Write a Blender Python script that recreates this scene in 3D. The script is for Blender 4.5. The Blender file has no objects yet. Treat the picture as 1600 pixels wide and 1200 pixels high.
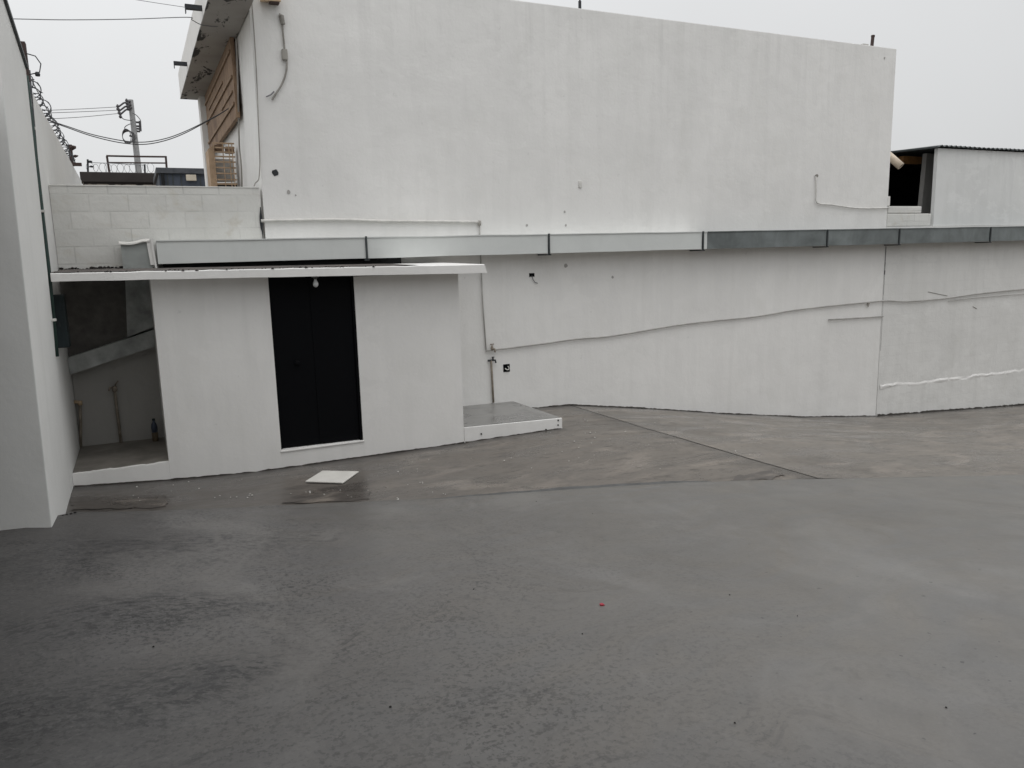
import bpy, bmesh, math, random
from mathutils import Vector, Matrix, noise as mnoise
random.seed(7)
S = bpy.context.scene
COL = S.collection
H = 2.47                                  # eye height above the ground at the shed door

# ------------------------------------------------------------------ camera
F, PIT, ROL, YAW = 1208.52, 0.168859, 0.0259714, 0.4451786
cp, sp, cr, sr, cy, sy = math.cos(PIT), math.sin(PIT), math.cos(ROL), math.sin(ROL), math.cos(YAW), math.sin(YAW)
def B(v): return Vector((cy*v[0]+sy*v[1], -sy*v[0]+cy*v[1], v[2]))
_fw = Vector((0, cp, -sp)); _dn = Vector((0, -sp, -cp)); _rt = Vector((1, 0, 0))
RX, DX, WX = B(cr*_rt+sr*_dn), B(-sr*_rt+cr*_dn), B(_fw)
cam = bpy.data.cameras.new("Camera"); camo = bpy.data.objects.new("Camera", cam); COL.objects.link(camo)
M = Matrix.Identity(4)
for i in range(3):
    M[i][0] = RX[i]; M[i][1] = -DX[i]; M[i][2] = -WX[i]
M[2][3] = H
camo.matrix_world = M
cam.sensor_fit = 'HORIZONTAL'; cam.sensor_width = 36.0; cam.lens = 36.0*F/1600.0
cam.clip_start = 0.05; cam.clip_end = 3000
S.camera = camo

# ------------------------------------------------------------------ sky, sun, exposure
SUN_EL, SUN_AZ = math.radians(74), math.radians(190)
W = bpy.data.worlds.new("World"); S.world = W; W.use_nodes = True
nt = W.node_tree; nt.nodes.clear()
def wn(t): return nt.nodes.new(t)
out = wn('ShaderNodeOutputWorld'); bg = wn('ShaderNodeBackground'); bg.inputs[1].default_value = 1.0
sky = wn('ShaderNodeTexSky'); sky.sky_type = 'NISHITA'; sky.sun_disc = False
sky.sun_elevation = SUN_EL; sky.sun_rotation = SUN_AZ; sky.dust_density = 4; sky.air_density = 1
hs = wn('ShaderNodeHueSaturation'); hs.inputs['Saturation'].default_value = 0.12; hs.inputs['Value'].default_value = 0.09
tc = wn('ShaderNodeTexCoord'); sepx = wn('ShaderNodeSeparateXYZ')
ramp = wn('ShaderNodeValToRGB')                      # overcast: brighter towards the zenith
ramp.color_ramp.elements[0].position = 0.0; ramp.color_ramp.elements[0].color = (0.665, 0.674, 0.678, 1)
ramp.color_ramp.elements[1].position = 1.0; ramp.color_ramp.elements[1].color = (1.52, 1.54, 1.56, 1)
e_ = ramp.color_ramp.elements.new(0.32); e_.color = (0.80, 0.81, 0.82, 1)
ns = wn('ShaderNodeTexNoise'); ns.inputs['Scale'].default_value = 1.4; ns.inputs['Detail'].default_value = 4
nr = wn('ShaderNodeMapRange'); nr.inputs[1].default_value = 0.3; nr.inputs[2].default_value = 0.7
nr.inputs[3].default_value = 0.93; nr.inputs[4].default_value = 1.07
dt = wn('ShaderNodeVectorMath'); dt.operation = 'DOT_PRODUCT'; dt.inputs[1].default_value = (-0.93, 0.36, 0)   # the cloud is thinner to the left
dr = wn('ShaderNodeMapRange'); dr.inputs[1].default_value = -1; dr.inputs[2].default_value = 0.6
dr.inputs[3].default_value = 0.9; dr.inputs[4].default_value = 1.14
mul = wn('ShaderNodeMath'); mul.operation = 'MULTIPLY'
vs = wn('ShaderNodeVectorMath'); vs.operation = 'SCALE'
mx = wn('ShaderNodeMix'); mx.data_type = 'RGBA'; mx.inputs[0].default_value = 0.9
L = nt.links.new
L(tc.outputs['Generated'], sepx.inputs[0]); L(sepx.outputs['Z'], ramp.inputs[0]); L(tc.outputs['Generated'], ns.inputs['Vector'])
L(ns.outputs['Fac'], nr.inputs[0]); L(tc.outputs['Generated'], dt.inputs[0]); L(dt.outputs['Value'], dr.inputs[0])
L(nr.outputs[0], mul.inputs[0]); L(dr.outputs[0], mul.inputs[1]); L(ramp.outputs[0], vs.inputs[0]); L(mul.outputs[0], vs.inputs['Scale'])
L(sky.outputs[0], hs.inputs['Color']); L(hs.outputs[0], mx.inputs[6]); L(vs.outputs[0], mx.inputs[7])
L(mx.outputs[2], bg.inputs[0]); L(bg.outputs[0], out.inputs[0])
sl = bpy.data.lights.new("Sun", 'SUN'); sl.energy = 0.7; sl.angle = math.radians(50); sl.color = (1, 0.98, 0.95)
slo = bpy.data.objects.new("Sun", sl); COL.objects.link(slo)
sd = Vector((math.sin(SUN_AZ)*math.cos(SUN_EL), math.cos(SUN_AZ)*math.cos(SUN_EL), math.sin(SUN_EL)))
slo.rotation_euler = sd.to_track_quat('Z', 'Y').to_euler(); slo.location = (0, 0, 30)
S.view_settings.view_transform = 'Standard'; S.view_settings.look = 'None'
S.view_settings.exposure = 0.0; S.view_settings.gamma = 1.0

# ------------------------------------------------------------------ point helpers (eye-relative coordinates, z gets +H on linking)
def ray(x, y): return (x-800)/F*RX+(y-600)/F*DX+WX
def onY(x, y, Y): v = ray(x, y); return v*(Y/v.y)
def onX(x, y, X): v = ray(x, y); return v*(X/v.x)
def onZ(x, y, Z): v = ray(x, y); return v*(Z/v.z)
def lerp(xs, ys, x):
    if x <= xs[0]: return ys[0]
    for i in range(1, len(xs)):
        if x <= xs[i]:
            t = (x-xs[i-1])/(xs[i]-xs[i-1]); return ys[i-1]+t*(ys[i]-ys[i-1])
    return ys[-1]

# ------------------------------------------------------------------ materials
class NT:
    def __init__(s, name):
        s.m = bpy.data.materials.new(name); s.m.use_nodes = True; s.t = s.m.node_tree
        s.b = s.t.nodes['Principled BSDF']
        s.g = s.t.nodes.new('ShaderNodeNewGeometry')
    def n(s, t, **k):
        o = s.t.nodes.new(t)
        for a, v in k.items(): setattr(o, a, v)
        return o
    def l(s, a, b): s.t.links.new(a, b)
    def pos(s, sx=1, sy_=1, sz=1, off=(0, 0, 0)):
        m = s.n('ShaderNodeMapping'); m.inputs['Scale'].default_value = (sx, sy_, sz); m.inputs['Location'].default_value = off
        s.l(s.g.outputs['Position'], m.inputs[0]); return m.outputs[0]
    def noise(s, vec, scale, detail=4, rough=0.55, dist=0):
        o = s.n('ShaderNodeTexNoise'); o.inputs['Scale'].default_value = scale; o.inputs['Detail'].default_value = detail
        o.inputs['Roughness'].default_value = rough; o.inputs['Distortion'].default_value = dist
        s.l(vec, o.inputs['Vector']); return o.outputs['Fac']
    def rng(s, v, a, b, c=0.0, d=1.0):
        o = s.n('ShaderNodeMapRange'); o.inputs[1].default_value = a; o.inputs[2].default_value = b
        o.inputs[3].default_value = c; o.inputs[4].default_value = d; s.l(v, o.inputs[0]); return o.outputs[0]
    def math(s, op, a, b):
        o = s.n('ShaderNodeMath', operation=op)
        for i, v in enumerate((a, b)):
            if isinstance(v, (int, float)): o.inputs[i].default_value = v
            else: s.l(v, o.inputs[i])
        return o.outputs[0]
    def mix(s, f, a, b):
        o = s.n('ShaderNodeMix', data_type='RGBA')
        for i, v in ((0, f), (6, a), (7, b)):
            if isinstance(v, (int, float)): o.inputs[i].default_value = v
            elif isinstance(v, tuple): o.inputs[i].default_value = (*v, 1)
            else: s.l(v, o.inputs[i])
        return o.outputs[2]
    def axis(s, i):
        o = s.n('ShaderNodeSeparateXYZ'); s.l(s.g.outputs['Position'], o.inputs[0]); return o.outputs[i]
    def bump(s, h, strength=0.3, dist=0.02, prev=None):
        o = s.n('ShaderNodeBump'); o.inputs['Strength'].default_value = strength; o.inputs['Distance'].default_value = dist
        s.l(h, o.inputs['Height'])
        if prev: s.l(prev, o.inputs['Normal'])
        return o.outputs[0]
    def done(s, col, rough, nrm=None, metal=0.0, spec=0.5):
        for k, v in (('Base Color', col), ('Roughness', rough)):
            if isinstance(v, tuple): s.b.inputs[k].default_value = (*v, 1)
            elif isinstance(v, (int, float)): s.b.inputs[k].default_value = v
            else: s.l(v, s.b.inputs[k])
        s.b.inputs['Metallic'].default_value = metal; s.b.inputs['Specular IOR Level'].default_value = spec
        if nrm: s.l(nrm, s.b.inputs['Normal'])
        return s.m

def plain(name, c, rough=0.7, metal=0.0, var=0.25, scale=9, spec=0.4):
    n = NT(name); a = n.noise(n.pos(), scale, 5, 0.6)
    lo = tuple(x*(1-var) for x in c); hi = tuple(min(1, x*(1+var)) for x in c)
    return n.done(n.mix(n.rng(a, 0.3, 0.7), lo, hi), rough, n.bump(n.noise(n.pos(), scale*6, 3), 0.15, 0.01), metal, spec)

def whitewall(name, c, blot=0.08, dirt=0.25, courses=0.0, stain=0.0, rough_h=0.35, top=None, brush=0.0):
    n = NT(name)
    big = n.noise(n.pos(1, 1, 1), 0.55, 5, 0.6, 0.4)
    streak = n.noise(n.pos(2.2, 2.2, 0.16), 1.6, 4, 0.6)
    patch = n.noise(n.pos(1.3, 1.3, 0.9), 1.7, 3, 0.5)
    col = n.mix(n.rng(big, 0.3, 0.7), tuple(x*(1-blot) for x in c), tuple(x*(1+blot*0.45) for x in c))
    col = n.mix(n.math('MULTIPLY', n.rng(patch, 0.55, 0.72), 0.35), col, tuple(x*k for x, k in zip(c, (0.9, 0.9, 0.885))))
    col = n.mix(n.math('MULTIPLY', n.rng(streak, 0.56, 0.8), dirt), col, tuple(x*k for x, k in zip(c, (0.72, 0.72, 0.70))))
    if top:                                          # rain streaks running down from the parapet
        ms = n.noise(n.pos(5, 5, 0.25), 1.6, 4, 0.65); ln = n.noise(n.pos(1.5, 1.5, 0), 1.2, 3, 0.6)
        dep = n.rng(n.math('ADD', n.axis(2), n.rng(ln, 0.3, 0.7, -0.8, 0.8)), top-1.7, top+0.2)
        col = n.mix(n.math('MULTIPLY', n.math('MULTIPLY', dep, n.rng(ms, 0.5, 0.7)), 0.24), col, tuple(x*0.62 for x in c))
    if brush:                                        # roller and brush lanes, touched-up patches
        bl = n.noise(n.pos(3.2, 3.2, 0.5, (2, 0, 5)), 1.5, 3, 0.6); tp = n.noise(n.pos(0.9, 0.9, 1.2, (5, 5, 1)), 0.9, 6, 0.7, 0.3)
        col = n.mix(n.math('MULTIPLY', n.rng(bl, 0.5, 0.58), brush), col, tuple(x*0.90 for x in c))
        col = n.mix(n.math('MULTIPLY', n.rng(tp, 0.56, 0.585), brush*0.9), col, tuple(min(.86, x*1.07) for x in c))
    spk = n.noise(n.pos(), 7, 3, 0.7)
    col = n.mix(n.math('MULTIPLY', n.rng(spk, 0.69, 0.76), 0.28), col, tuple(x*0.6 for x in c))
    if stain:
        st = n.noise(n.pos(1.1, 1.1, 1.6), 2.1, 4, 0.6, 0.6)
        col = n.mix(n.math('MULTIPLY', n.rng(st, 0.54, 0.7), stain), col, (0.52, 0.48, 0.40))
    h1 = n.noise(n.pos(), 26, 5, 0.65); h2 = n.noise(n.pos(1, 1, 1), 2.4, 3, 0.5)
    nr_ = n.bump(h2, rough_h*0.8, 0.05); nr_ = n.bump(h1, rough_h, 0.008, nr_)
    if courses:
        sep = n.n('ShaderNodeSeparateXYZ'); n.l(n.g.outputs['Position'], sep.inputs[0])
        cmb = n.n('ShaderNodeCombineXYZ'); n.l(sep.outputs[0], cmb.inputs[0]); n.l(sep.outputs[2], cmb.inputs[1])
        br = n.n('ShaderNodeTexBrick'); br.inputs['Scale'].default_value = 1.0
        br.inputs['Brick Width'].default_value = 0.42; br.inputs['Row Height'].default_value = 0.205
        br.inputs['Mortar Size'].default_value = 0.012; br.inputs['Mortar Smooth'].default_value = 0.7
        br.inputs['Color1'].default_value = (0.40, 0.40, 0.40, 1); br.inputs['Color2'].default_value = (0.60, 0.60, 0.60, 1); br.inputs['Mortar'].default_value = (0, 0, 0, 1)
        n.l(cmb.outputs[0], br.inputs['Vector'])
        brk = n.rng(br.outputs['Color'], 0.4, 0.6, 1-0.12*courses, 1+0.06*courses)
        fade = n.rng(n.noise(n.pos(), 2.3, 2), 0.42, 0.62)
        mm = n.math('MULTIPLY', br.outputs['Fac'], n.math('MULTIPLY', fade, courses))
        col = n.mix(mm, col, tuple(x*0.66 for x in c))
        vmul = n.n('ShaderNodeVectorMath', operation='SCALE'); n.l(col, vmul.inputs[0]); n.l(brk, vmul.inputs['Scale']); col = vmul.outputs[0]
        nr_ = n.bump(n.math('MULTIPLY', n.rng(br.outputs['Fac'], 0, 1, 1, 0), fade), 0.5*courses, 0.01, nr_)
    return n.done(col, 0.82, nr_, 0, 0.3)

M_UP = whitewall('white_paint_building', (0.80, 0.792, 0.772), 0.06, dirt=0.22, top=6.05, brush=0.26)
M_LOW = whitewall('white_paint_yard_wall', (0.72, 0.715, 0.695), 0.07, dirt=0.3, courses=0.10, rough_h=0.5, brush=0.35)
M_SHED = whitewall('white_paint_shed', (0.80, 0.79, 0.77), 0.06, dirt=0.18, rough_h=0.2, brush=0.26)
M_BLOCK = whitewall('white_paint_block', (0.69, 0.685, 0.655), 0.08, dirt=0.2, courses=0.38, stain=0.5, rough_h=0.5)
M_SIDE = whitewall('white_paint_side_wall', (0.81, 0.81, 0.79), 0.08, dirt=0.25, rough_h=0.2)
M_ANNEX = whitewall('white_paint_annex', (0.715, 0.722, 0.712), 0.07, dirt=0.4, brush=0.5)
M_GREYW = whitewall('grey_render', (0.42, 0.41, 0.39), 0.14, dirt=0.4)

ARCS = [(0.10, 3.36, .16, .50), (-0.45, 2.90, .45, .95), (0.18, 4.25, .20, .42), (-0.30, 4.10, .35, .95), (-0.25, 5.2, .5, 1.5), (1.15, 2.45, .35, .55)]
def slab_mat():
    n = NT('trowelled_concrete_slab')
    warp = n.n('ShaderNodeTexNoise'); warp.inputs['Scale'].default_value = 0.55; warp.inputs['Detail'].default_value = 2
    n.l(n.pos(), warp.inputs['Vector'])
    sub = n.n('ShaderNodeVectorMath', operation='SUBTRACT'); n.l(warp.outputs['Color'], sub.inputs[0]); sub.inputs[1].default_value = (0.5, 0.5, 0.5)
    sc = n.n('ShaderNodeVectorMath', operation='SCALE'); sc.inputs['Scale'].default_value = 3.4; n.l(sub.outputs[0], sc.inputs[0])
    add = n.n('ShaderNodeVectorMath', operation='ADD'); n.l(n.g.outputs['Position'], add.inputs[0]); n.l(sc.outputs[0], add.inputs[1])
    mp = n.n('ShaderNodeMapping'); mp.inputs['Rotation'].default_value = (0, 0, math.radians(-28)); mp.inputs['Scale'].default_value = (0.5, 2.6, 1)
    n.l(add.outputs[0], mp.inputs[0])
    sweep = n.noise(mp.outputs[0], 1.5, 5, 0.6)
    sweepf = n.noise(mp.outputs[0], 9, 4, 0.7)
    big = n.noise(n.pos(), 0.28, 4, 0.55, 0.5)
    x = n.axis(0)
    # trowel marks are coarser, and the tone darker, on the wall side
    coarse = n.rng(n.math('ADD', x, n.math('MULTIPLY', n.rng(big, 0.2, 0.8, -1, 1), 1.1)), 0.0, 3.4, 1, 0)
    col = n.mix(n.rng(big, 0.32, 0.68), (0.128, 0.118, 0.104), (0.172, 0.160, 0.143))
    col = n.mix(n.rng(sweep, 0.30, 0.72), tuple(0.86*k for k in (0.158, 0.154, 0.148)), col)
    light = n.noise(n.pos(0.8, 0.55, 1, (4, 2, 0)), 0.8, 5, 0.6, 0.8)
    col = n.mix(n.math('MULTIPLY', n.rng(light, 0.52, 0.70), 0.5), col, (0.205, 0.202, 0.197))
    col = n.mix(n.math('MULTIPLY', coarse, 0.5), col, (0.078, 0.074, 0.076))
    arcs = n.math('MULTIPLY', n.rng(sweepf, 0.52, 0.66), n.rng(sweep, 0.42, 0.62))
    col = n.mix(n.math('MULTIPLY', n.math('MULTIPLY', arcs, n.rng(coarse, 0, 1, 0.14, 1.0)), 0.8), col, (0.036, 0.036, 0.038))
    mot = n.noise(n.pos(), 5, 5, 0.7)
    col = n.mix(n.math('MULTIPLY', n.rng(mot, 0.5, 0.72), n.rng(coarse, 0, 1, 0.25, 0.5)), col, (0.085, 0.082, 0.080))
    for cx, cy_, r0, r1 in ARCS:                    # sweeps of the hand trowel
        d0 = n.n('ShaderNodeVectorMath', operation='SUBTRACT'); n.l(n.g.outputs['Position'], d0.inputs[0]); d0.inputs[1].default_value = (cx, cy_, 0)
        sp = n.n('ShaderNodeSeparateXYZ'); n.l(d0.outputs[0], sp.inputs[0])
        rad = n.math('SQRT', n.math('ADD', n.math('MULTIPLY', sp.outputs[0], sp.outputs[0]), n.math('MULTIPLY', sp.outputs[1], sp.outputs[1])), 0)
        ang = n.math('ARCTAN2', sp.outputs[1], sp.outputs[0])
        cb = n.n('ShaderNodeCombineXYZ'); n.l(n.math('MULTIPLY', rad, 26), cb.inputs[0]); n.l(n.math('MULTIPLY', ang, 5.0*(r0+r1)), cb.inputs[1]); cb.inputs[2].default_value = cx*7
        st = n.noise(cb.outputs[0], 1.0, 4, 0.75)
        ring = n.math('MULTIPLY', n.rng(rad, r0*0.8, r0*1.05), n.rng(rad, r1*0.85, r1*1.1, 1, 0))
        sect = n.math('MULTIPLY', n.rng(ang, 0.35, 0.8), n.rng(ang, 2.3, 2.8, 1, 0))
        f = n.math('MULTIPLY', n.math('MULTIPLY', ring, sect), n.rng(st, 0.50, 0.58))
        soft = n.math('MULTIPLY', n.math('MULTIPLY', ring, sect), n.rng(n.noise(n.pos(), 3.5, 3), 0.35, 0.65))
        col = n.mix(n.math('MULTIPLY', soft, 0.30 if cx < 0.15 else 0.15), col, (0.045, 0.045, 0.047))
        col = n.mix(n.math('MULTIPLY', f, 0.9 if cx < 1.1 else 0.4), col, (0.016, 0.016, 0.018))
    grit = n.noise(n.pos(1, 1.0, 1), 34, 3, 0.72)
    left_dark = n.rng(n.math('ADD', x, n.rng(big, 0.3, 0.7, -0.35, 0.35)), -0.75, 0.35, 1, 0)  # darkens the slab towards its left edge
    col = n.mix(n.math('MULTIPLY', left_dark, 0.55), col, (0.045, 0.043, 0.043))
    gl = n.rng(n.noise(n.pos(), 1.1, 3), 0.35, 0.7, 0.15, 1)
    gm = n.math('MULTIPLY', n.rng(grit, 0.53, 0.585), n.math('MULTIPLY', gl, n.rng(coarse, 0, 1, 0.16, 1.0)))
    col = n.mix(gm, col, (0.018, 0.018, 0.019))
    pk = n.noise(n.pos(1, 1.0, 1, (7, 3, 0)), 40, 2, 0.7)
    col = n.mix(n.math('MULTIPLY', n.rng(pk, 0.54, 0.66), n.rng(coarse, 0, 1, 0.12, 0.28)), col, (0.20, 0.19, 0.185))
    hair = n.noise(n.pos(1, 1, 1, (1, 8, 0)), 1.4, 6, 0.62, 1.2)
    hl = n.math('MULTIPLY', n.rng(n.math('ABSOLUTE', n.math('SUBTRACT', hair, 0.5), 0), 0.0, 0.006, 1, 0), n.rng(n.noise(n.pos(), 0.6, 2), 0.56, 0.62))
    col = n.mix(n.math('MULTIPLY', hl, 0.6), col, (0.04, 0.038, 0.036))
    spk = n.noise(n.pos(1, 1, 1, (3, 1, 0)), 21, 2, 0.5)
    col = n.mix(n.math('MULTIPLY', n.rng(spk, 0.735, 0.765), 0.8), col, (0.03, 0.03, 0.03))
    st2 = n.noise(n.pos(1, 0.7, 1, (2, 6, 0)), 0.75, 6, 0.68, 1.3)
    col = n.mix(n.math('MULTIPLY', n.rng(st2, 0.53, 0.66), 0.30), col, (0.085, 0.080, 0.073))
    col = n.mix(n.math('MULTIPLY', n.rng(st2, 0.36, 0.46, 1, 0), 0.30), col, (0.205, 0.197, 0.186))
    fine = n.noise(n.pos(), 130, 2, 0.6)
    col = n.mix(n.math('MULTIPLY', n.rng(fine, 0.3, 0.75), 0.22), col, (0.10, 0.098, 0.095))
    ro = n.rng(n.noise(n.pos(), 0.9, 4), 0.3, 0.7, 0.34, 0.58)
    nr_ = n.bump(sweepf, 0.10, 0.01); nr_ = n.bump(grit, 0.18, 0.006, nr_)
    return n.done(col, ro, nr_, 0, 0.4)
M_SLAB = slab_mat()

def floor_mat(name, c1, c2, wet):
    n = NT(name)
    mp = n.n('ShaderNodeMapping'); mp.inputs['Rotation'].default_value = (0, 0, math.radians(18)); mp.inputs['Scale'].default_value = (0.55, 1.5, 1)
    n.l(n.g.outputs['Position'], mp.inputs[0])
    s1 = n.noise(mp.outputs[0], 1.3, 6, 0.66, 1.1); s2 = n.noise(n.pos(), 0.5, 4, 0.6, 0.4); s3 = n.noise(mp.outputs[0], 5, 5, 0.7)
    col = n.mix(n.rng(s1, 0.32, 0.68), c1, c2)
    col = n.mix(n.math('MULTIPLY', n.rng(s2, 0.5, 0.68), 0.55), col, tuple(x*0.72 for x in c1))
    col = n.mix(n.math('MULTIPLY', n.rng(s3, 0.52, 0.68), 0.7), col, tuple(x*0.58 for x in c1))
    pale = n.noise(n.pos(0.7, 1.6, 1, (9, 1, 0)), 1.3, 5, 0.65, 1.0)
    col = n.mix(n.math('MULTIPLY', n.rng(pale, 0.52, 0.64), 0.7), col, (0.222, 0.192, 0.165))
    scr = n.noise(n.pos(1.2, 4, 1), 6, 4, 0.8, 0.6)
    col = n.mix(n.math('MULTIPLY', n.rng(scr, 0.57, 0.65), 0.8), col, tuple(x*0.45 for x in c1))
    x = n.axis(0); y = n.axis(1)
    # sediment settles darker at the low left end
    damp = n.rng(n.math('ADD', x, n.rng(s2, 0.3, 0.7, -1.2, 1.2)), 0.0, 5.0, wet, 0)
    col = n.mix(damp, col, (0.060, 0.055, 0.052))
    foot_dark = n.math('MULTIPLY', n.rng(n.math('ADD', y, n.rng(s3, 0.3, 0.7, -0.10, 0.10)), 10.42, 10.62), 0.8)  # darker band along the foot of the back wall
    col = n.mix(foot_dark, col, (0.035, 0.032, 0.03))
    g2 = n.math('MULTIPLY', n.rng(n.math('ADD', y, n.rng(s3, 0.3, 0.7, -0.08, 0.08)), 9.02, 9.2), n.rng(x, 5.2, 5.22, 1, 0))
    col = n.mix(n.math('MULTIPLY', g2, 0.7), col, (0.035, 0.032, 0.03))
    jl = n.math('SUBTRACT', n.math('ADD', x, n.math('MULTIPLY', y, 0.0692)), 6.87)
    jg = n.math('MULTIPLY', n.rng(n.math('ADD', jl, n.rng(s3, 0.3, 0.7, -0.12, 0.12)), -0.34, -0.02), n.rng(jl, 0.0, 0.03, 1, 0))
    col = n.mix(n.math('MULTIPLY', jg, 0.6), col, (0.05, 0.046, 0.042))
    ro = n.rng(s1, 0.35, 0.65, 0.20, 0.48)
    nr_ = n.bump(s3, 0.12, 0.01); nr_ = n.bump(n.noise(n.pos(), 30, 3), 0.10, 0.006, nr_)
    return n.done(col, ro, nr_, 0, 0.5)
M_FLOOR = floor_mat('worn_concrete_floor', (0.092, 0.080, 0.069), (0.182, 0.161, 0.140), 0.7)
M_FLOORR = floor_mat('worn_concrete_floor_pale', (0.108, 0.095, 0.083), (0.192, 0.172, 0.150), 0.0)
M_WET = floor_mat('damp_sediment', (0.066, 0.058, 0.052), (0.088, 0.078, 0.070), 0.0)
M_STRIP = plain('dark_edge_strip', (0.075, 0.076, 0.076), 0.5, var=0.3, scale=8)
M_JOINT = plain('joint_gap', (0.022, 0.020, 0.019), 0.8)
M_GROUND = plain('ground_earth', (0.16, 0.14, 0.11), 0.9, scale=1)
M_PORCH = plain('porch_floor', (0.20, 0.185, 0.165), 0.6, var=0.35, scale=2.5)
M_ROUGHC = plain('rough_concrete', (0.40, 0.415, 0.405), 0.85, var=0.35, scale=5)
M_BLACK = NT('black_metal_paint'); M_BLACK = M_BLACK.done((0.0022, 0.0025, 0.0035), 0.6, None, 0, 0.10)
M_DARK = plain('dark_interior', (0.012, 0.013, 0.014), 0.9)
M_STEEL = plain('dark_steel', (0.035, 0.038, 0.042), 0.55, 0.3)
M_RUST = plain('rusty_steel', (0.058, 0.038, 0.034), 0.8)
M_GREEN = plain('green_conduit', (0.018, 0.042, 0.035), 0.5)
M_BOX = plain('teal_box', (0.014, 0.024, 0.027), 0.45, var=0.15)
M_PIPE = plain('painted_pipe', (0.62, 0.61, 0.58), 0.6, var=0.15)
M_PIPEM = plain('shadow_grey_pipe', (0.40, 0.39, 0.37), 0.65, var=0.2, scale=4)  # pipe white darkened so the colour carries its shadow line
M_PIPED = plain('weathered_pipe', (0.30, 0.285, 0.26), 0.65, var=0.3, scale=4)
M_OLDPIPE = plain('grimy_pipe', (0.25, 0.215, 0.175), 0.7, var=0.35, scale=12)
M_TAN = plain('tan_plastic', (0.50, 0.37, 0.24), 0.5, var=0.12)
M_PVC = plain('cream_pvc', (0.66, 0.56, 0.44), 0.45, var=0.1)
M_TILE = plain('white_tile', (0.60, 0.585, 0.55), 0.5, var=0.1, scale=4)
M_GLASSW = plain('frosted_bulb', (0.62, 0.63, 0.63), 0.25, var=0.03)
M_SOCK = plain('grey_socket', (0.12, 0.12, 0.12), 0.5)
M_PETB = plain('blue_bottle_plastic', (0.05, 0.065, 0.10), 0.3, var=0.1)
M_PETO = plain('brown_liquid_plastic', (0.10, 0.075, 0.045), 0.3, var=0.1)
M_RED = plain('red_plastic', (0.33, 0.02, 0.04), 0.4, var=0.1)
M_FLAKE = plain('paint_flakes', (0.58, 0.57, 0.54), 0.8, var=0.2)
M_DIRT = plain('black_moss_dirt', (0.035, 0.030, 0.028), 0.95, var=0.5, scale=25)
M_BLUE = plain('blue_grey_cladding', (0.060, 0.072, 0.095), 0.6, var=0.25, scale=2)
M_BROWN = plain('dark_brown_roof', (0.038, 0.032, 0.030), 0.8, var=0.25, scale=2)
M_PLAST = plain('tan_plaster', (0.50, 0.44, 0.38), 0.85, var=0.2, scale=1.5)
M_CREAM = plain('cream_panel', (0.60, 0.54, 0.44), 0.6, var=0.08)
M_CONPOLE = plain('concrete_pole', (0.22, 0.22, 0.22), 0.8, var=0.15)
M_WIRE = plain('black_wire', (0.05, 0.05, 0.054), 0.6)
M_FIT = plain('hazed_fittings', (0.085, 0.082, 0.088), 0.7)  # grey lightened to put distance haze into the pole fittings
M_WIREG = plain('grey_wire', (0.16, 0.16, 0.17), 0.6)
M_TRIM = plain('dark_metal_trim', (0.045, 0.052, 0.054), 0.5)
M_ORANGE = plain('orange_timber', (0.34, 0.17, 0.06), 0.7)
M_WOOD = plain('pale_timber', (0.42, 0.30, 0.20), 0.75, var=0.25, scale=7)
M_WHITEM = plain('white_sheet', (0.72, 0.71, 0.69), 0.5, var=0.08, scale=3)

def gutter_mat(name, c, blot, rough, metal):
    n = NT(name); a = n.noise(n.pos(1, 1, 1), 1.7, 5, 0.65, 0.5); v = n.noise(n.pos(3, 3, 0.5), 2.5, 4, 0.6)
    col = n.mix(n.rng(a, 0.3, 0.7), tuple(x*(1-blot) for x in c), tuple(x*(1+blot*0.6) for x in c))
    col = n.mix(n.math('MULTIPLY', n.rng(v, 0.5, 0.75), blot), col, tuple(x*0.6 for x in c))
    return n.done(col, rough, n.bump(n.noise(n.pos(), 1.6, 2), 0.25, 0.03), metal, 0.4)
M_GUTW = gutter_mat('white_painted_sheet_metal', (0.63, 0.65, 0.635), 0.06, 0.5, 0)
M_GUTG = gutter_mat('grey_galvanised_sheet', (0.175, 0.195, 0.195), 0.35, 0.55, 0.15)
M_GUTE = gutter_mat('bare_galvanised_sheet', (0.33, 0.35, 0.34), 0.35, 0.6, 0.1)

def reed_mat():
    n = NT('brown_reed_matting'); w = n.noise(n.pos(3, 8, 0.9), 2.4, 6, 0.75); b = n.noise(n.pos(1, 1.2, 0.8), 1.6, 5)
    col = n.mix(n.rng(w, 0.3, 0.7), (0.10, 0.058, 0.036), (0.40, 0.275, 0.18))
    col = n.mix(n.math('MULTIPLY', n.rng(b, 0.5, 0.7), 0.5), col, (0.11, 0.065, 0.045))
    return n.done(col, 0.85, n.bump(w, 0.6, 0.02))
M_REED = reed_mat()
def soffit_mat():
    n = NT('peeling_soffit'); a = n.noise(n.pos(2.4, 0.75, 1, (1.3, 0, 0)), 1.6, 6, 0.66, 0.4); b = n.noise(n.pos(), 0.9, 4)
    col = n.mix(n.rng(b, 0.3, 0.7), (0.27, 0.25, 0.23), (0.40, 0.385, 0.36))
    col = n.mix(n.rng(a, 0.545, 0.575), col, (0.035, 0.034, 0.033))
    return n.done(col, 0.85, n.bump(a, 0.3, 0.02))
M_SOFF = soffit_mat()
def rooftop_mat():
    n = NT('mossy_roof_top'); a = n.noise(n.pos(), 3, 5, 0.7)
    return n.done(n.mix(n.rng(a, 0.35, 0.65), (0.03, 0.027, 0.025), (0.14, 0.12, 0.11)), 0.9, n.bump(a, 0.5, 0.03))
M_RTOP = rooftop_mat()

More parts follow.
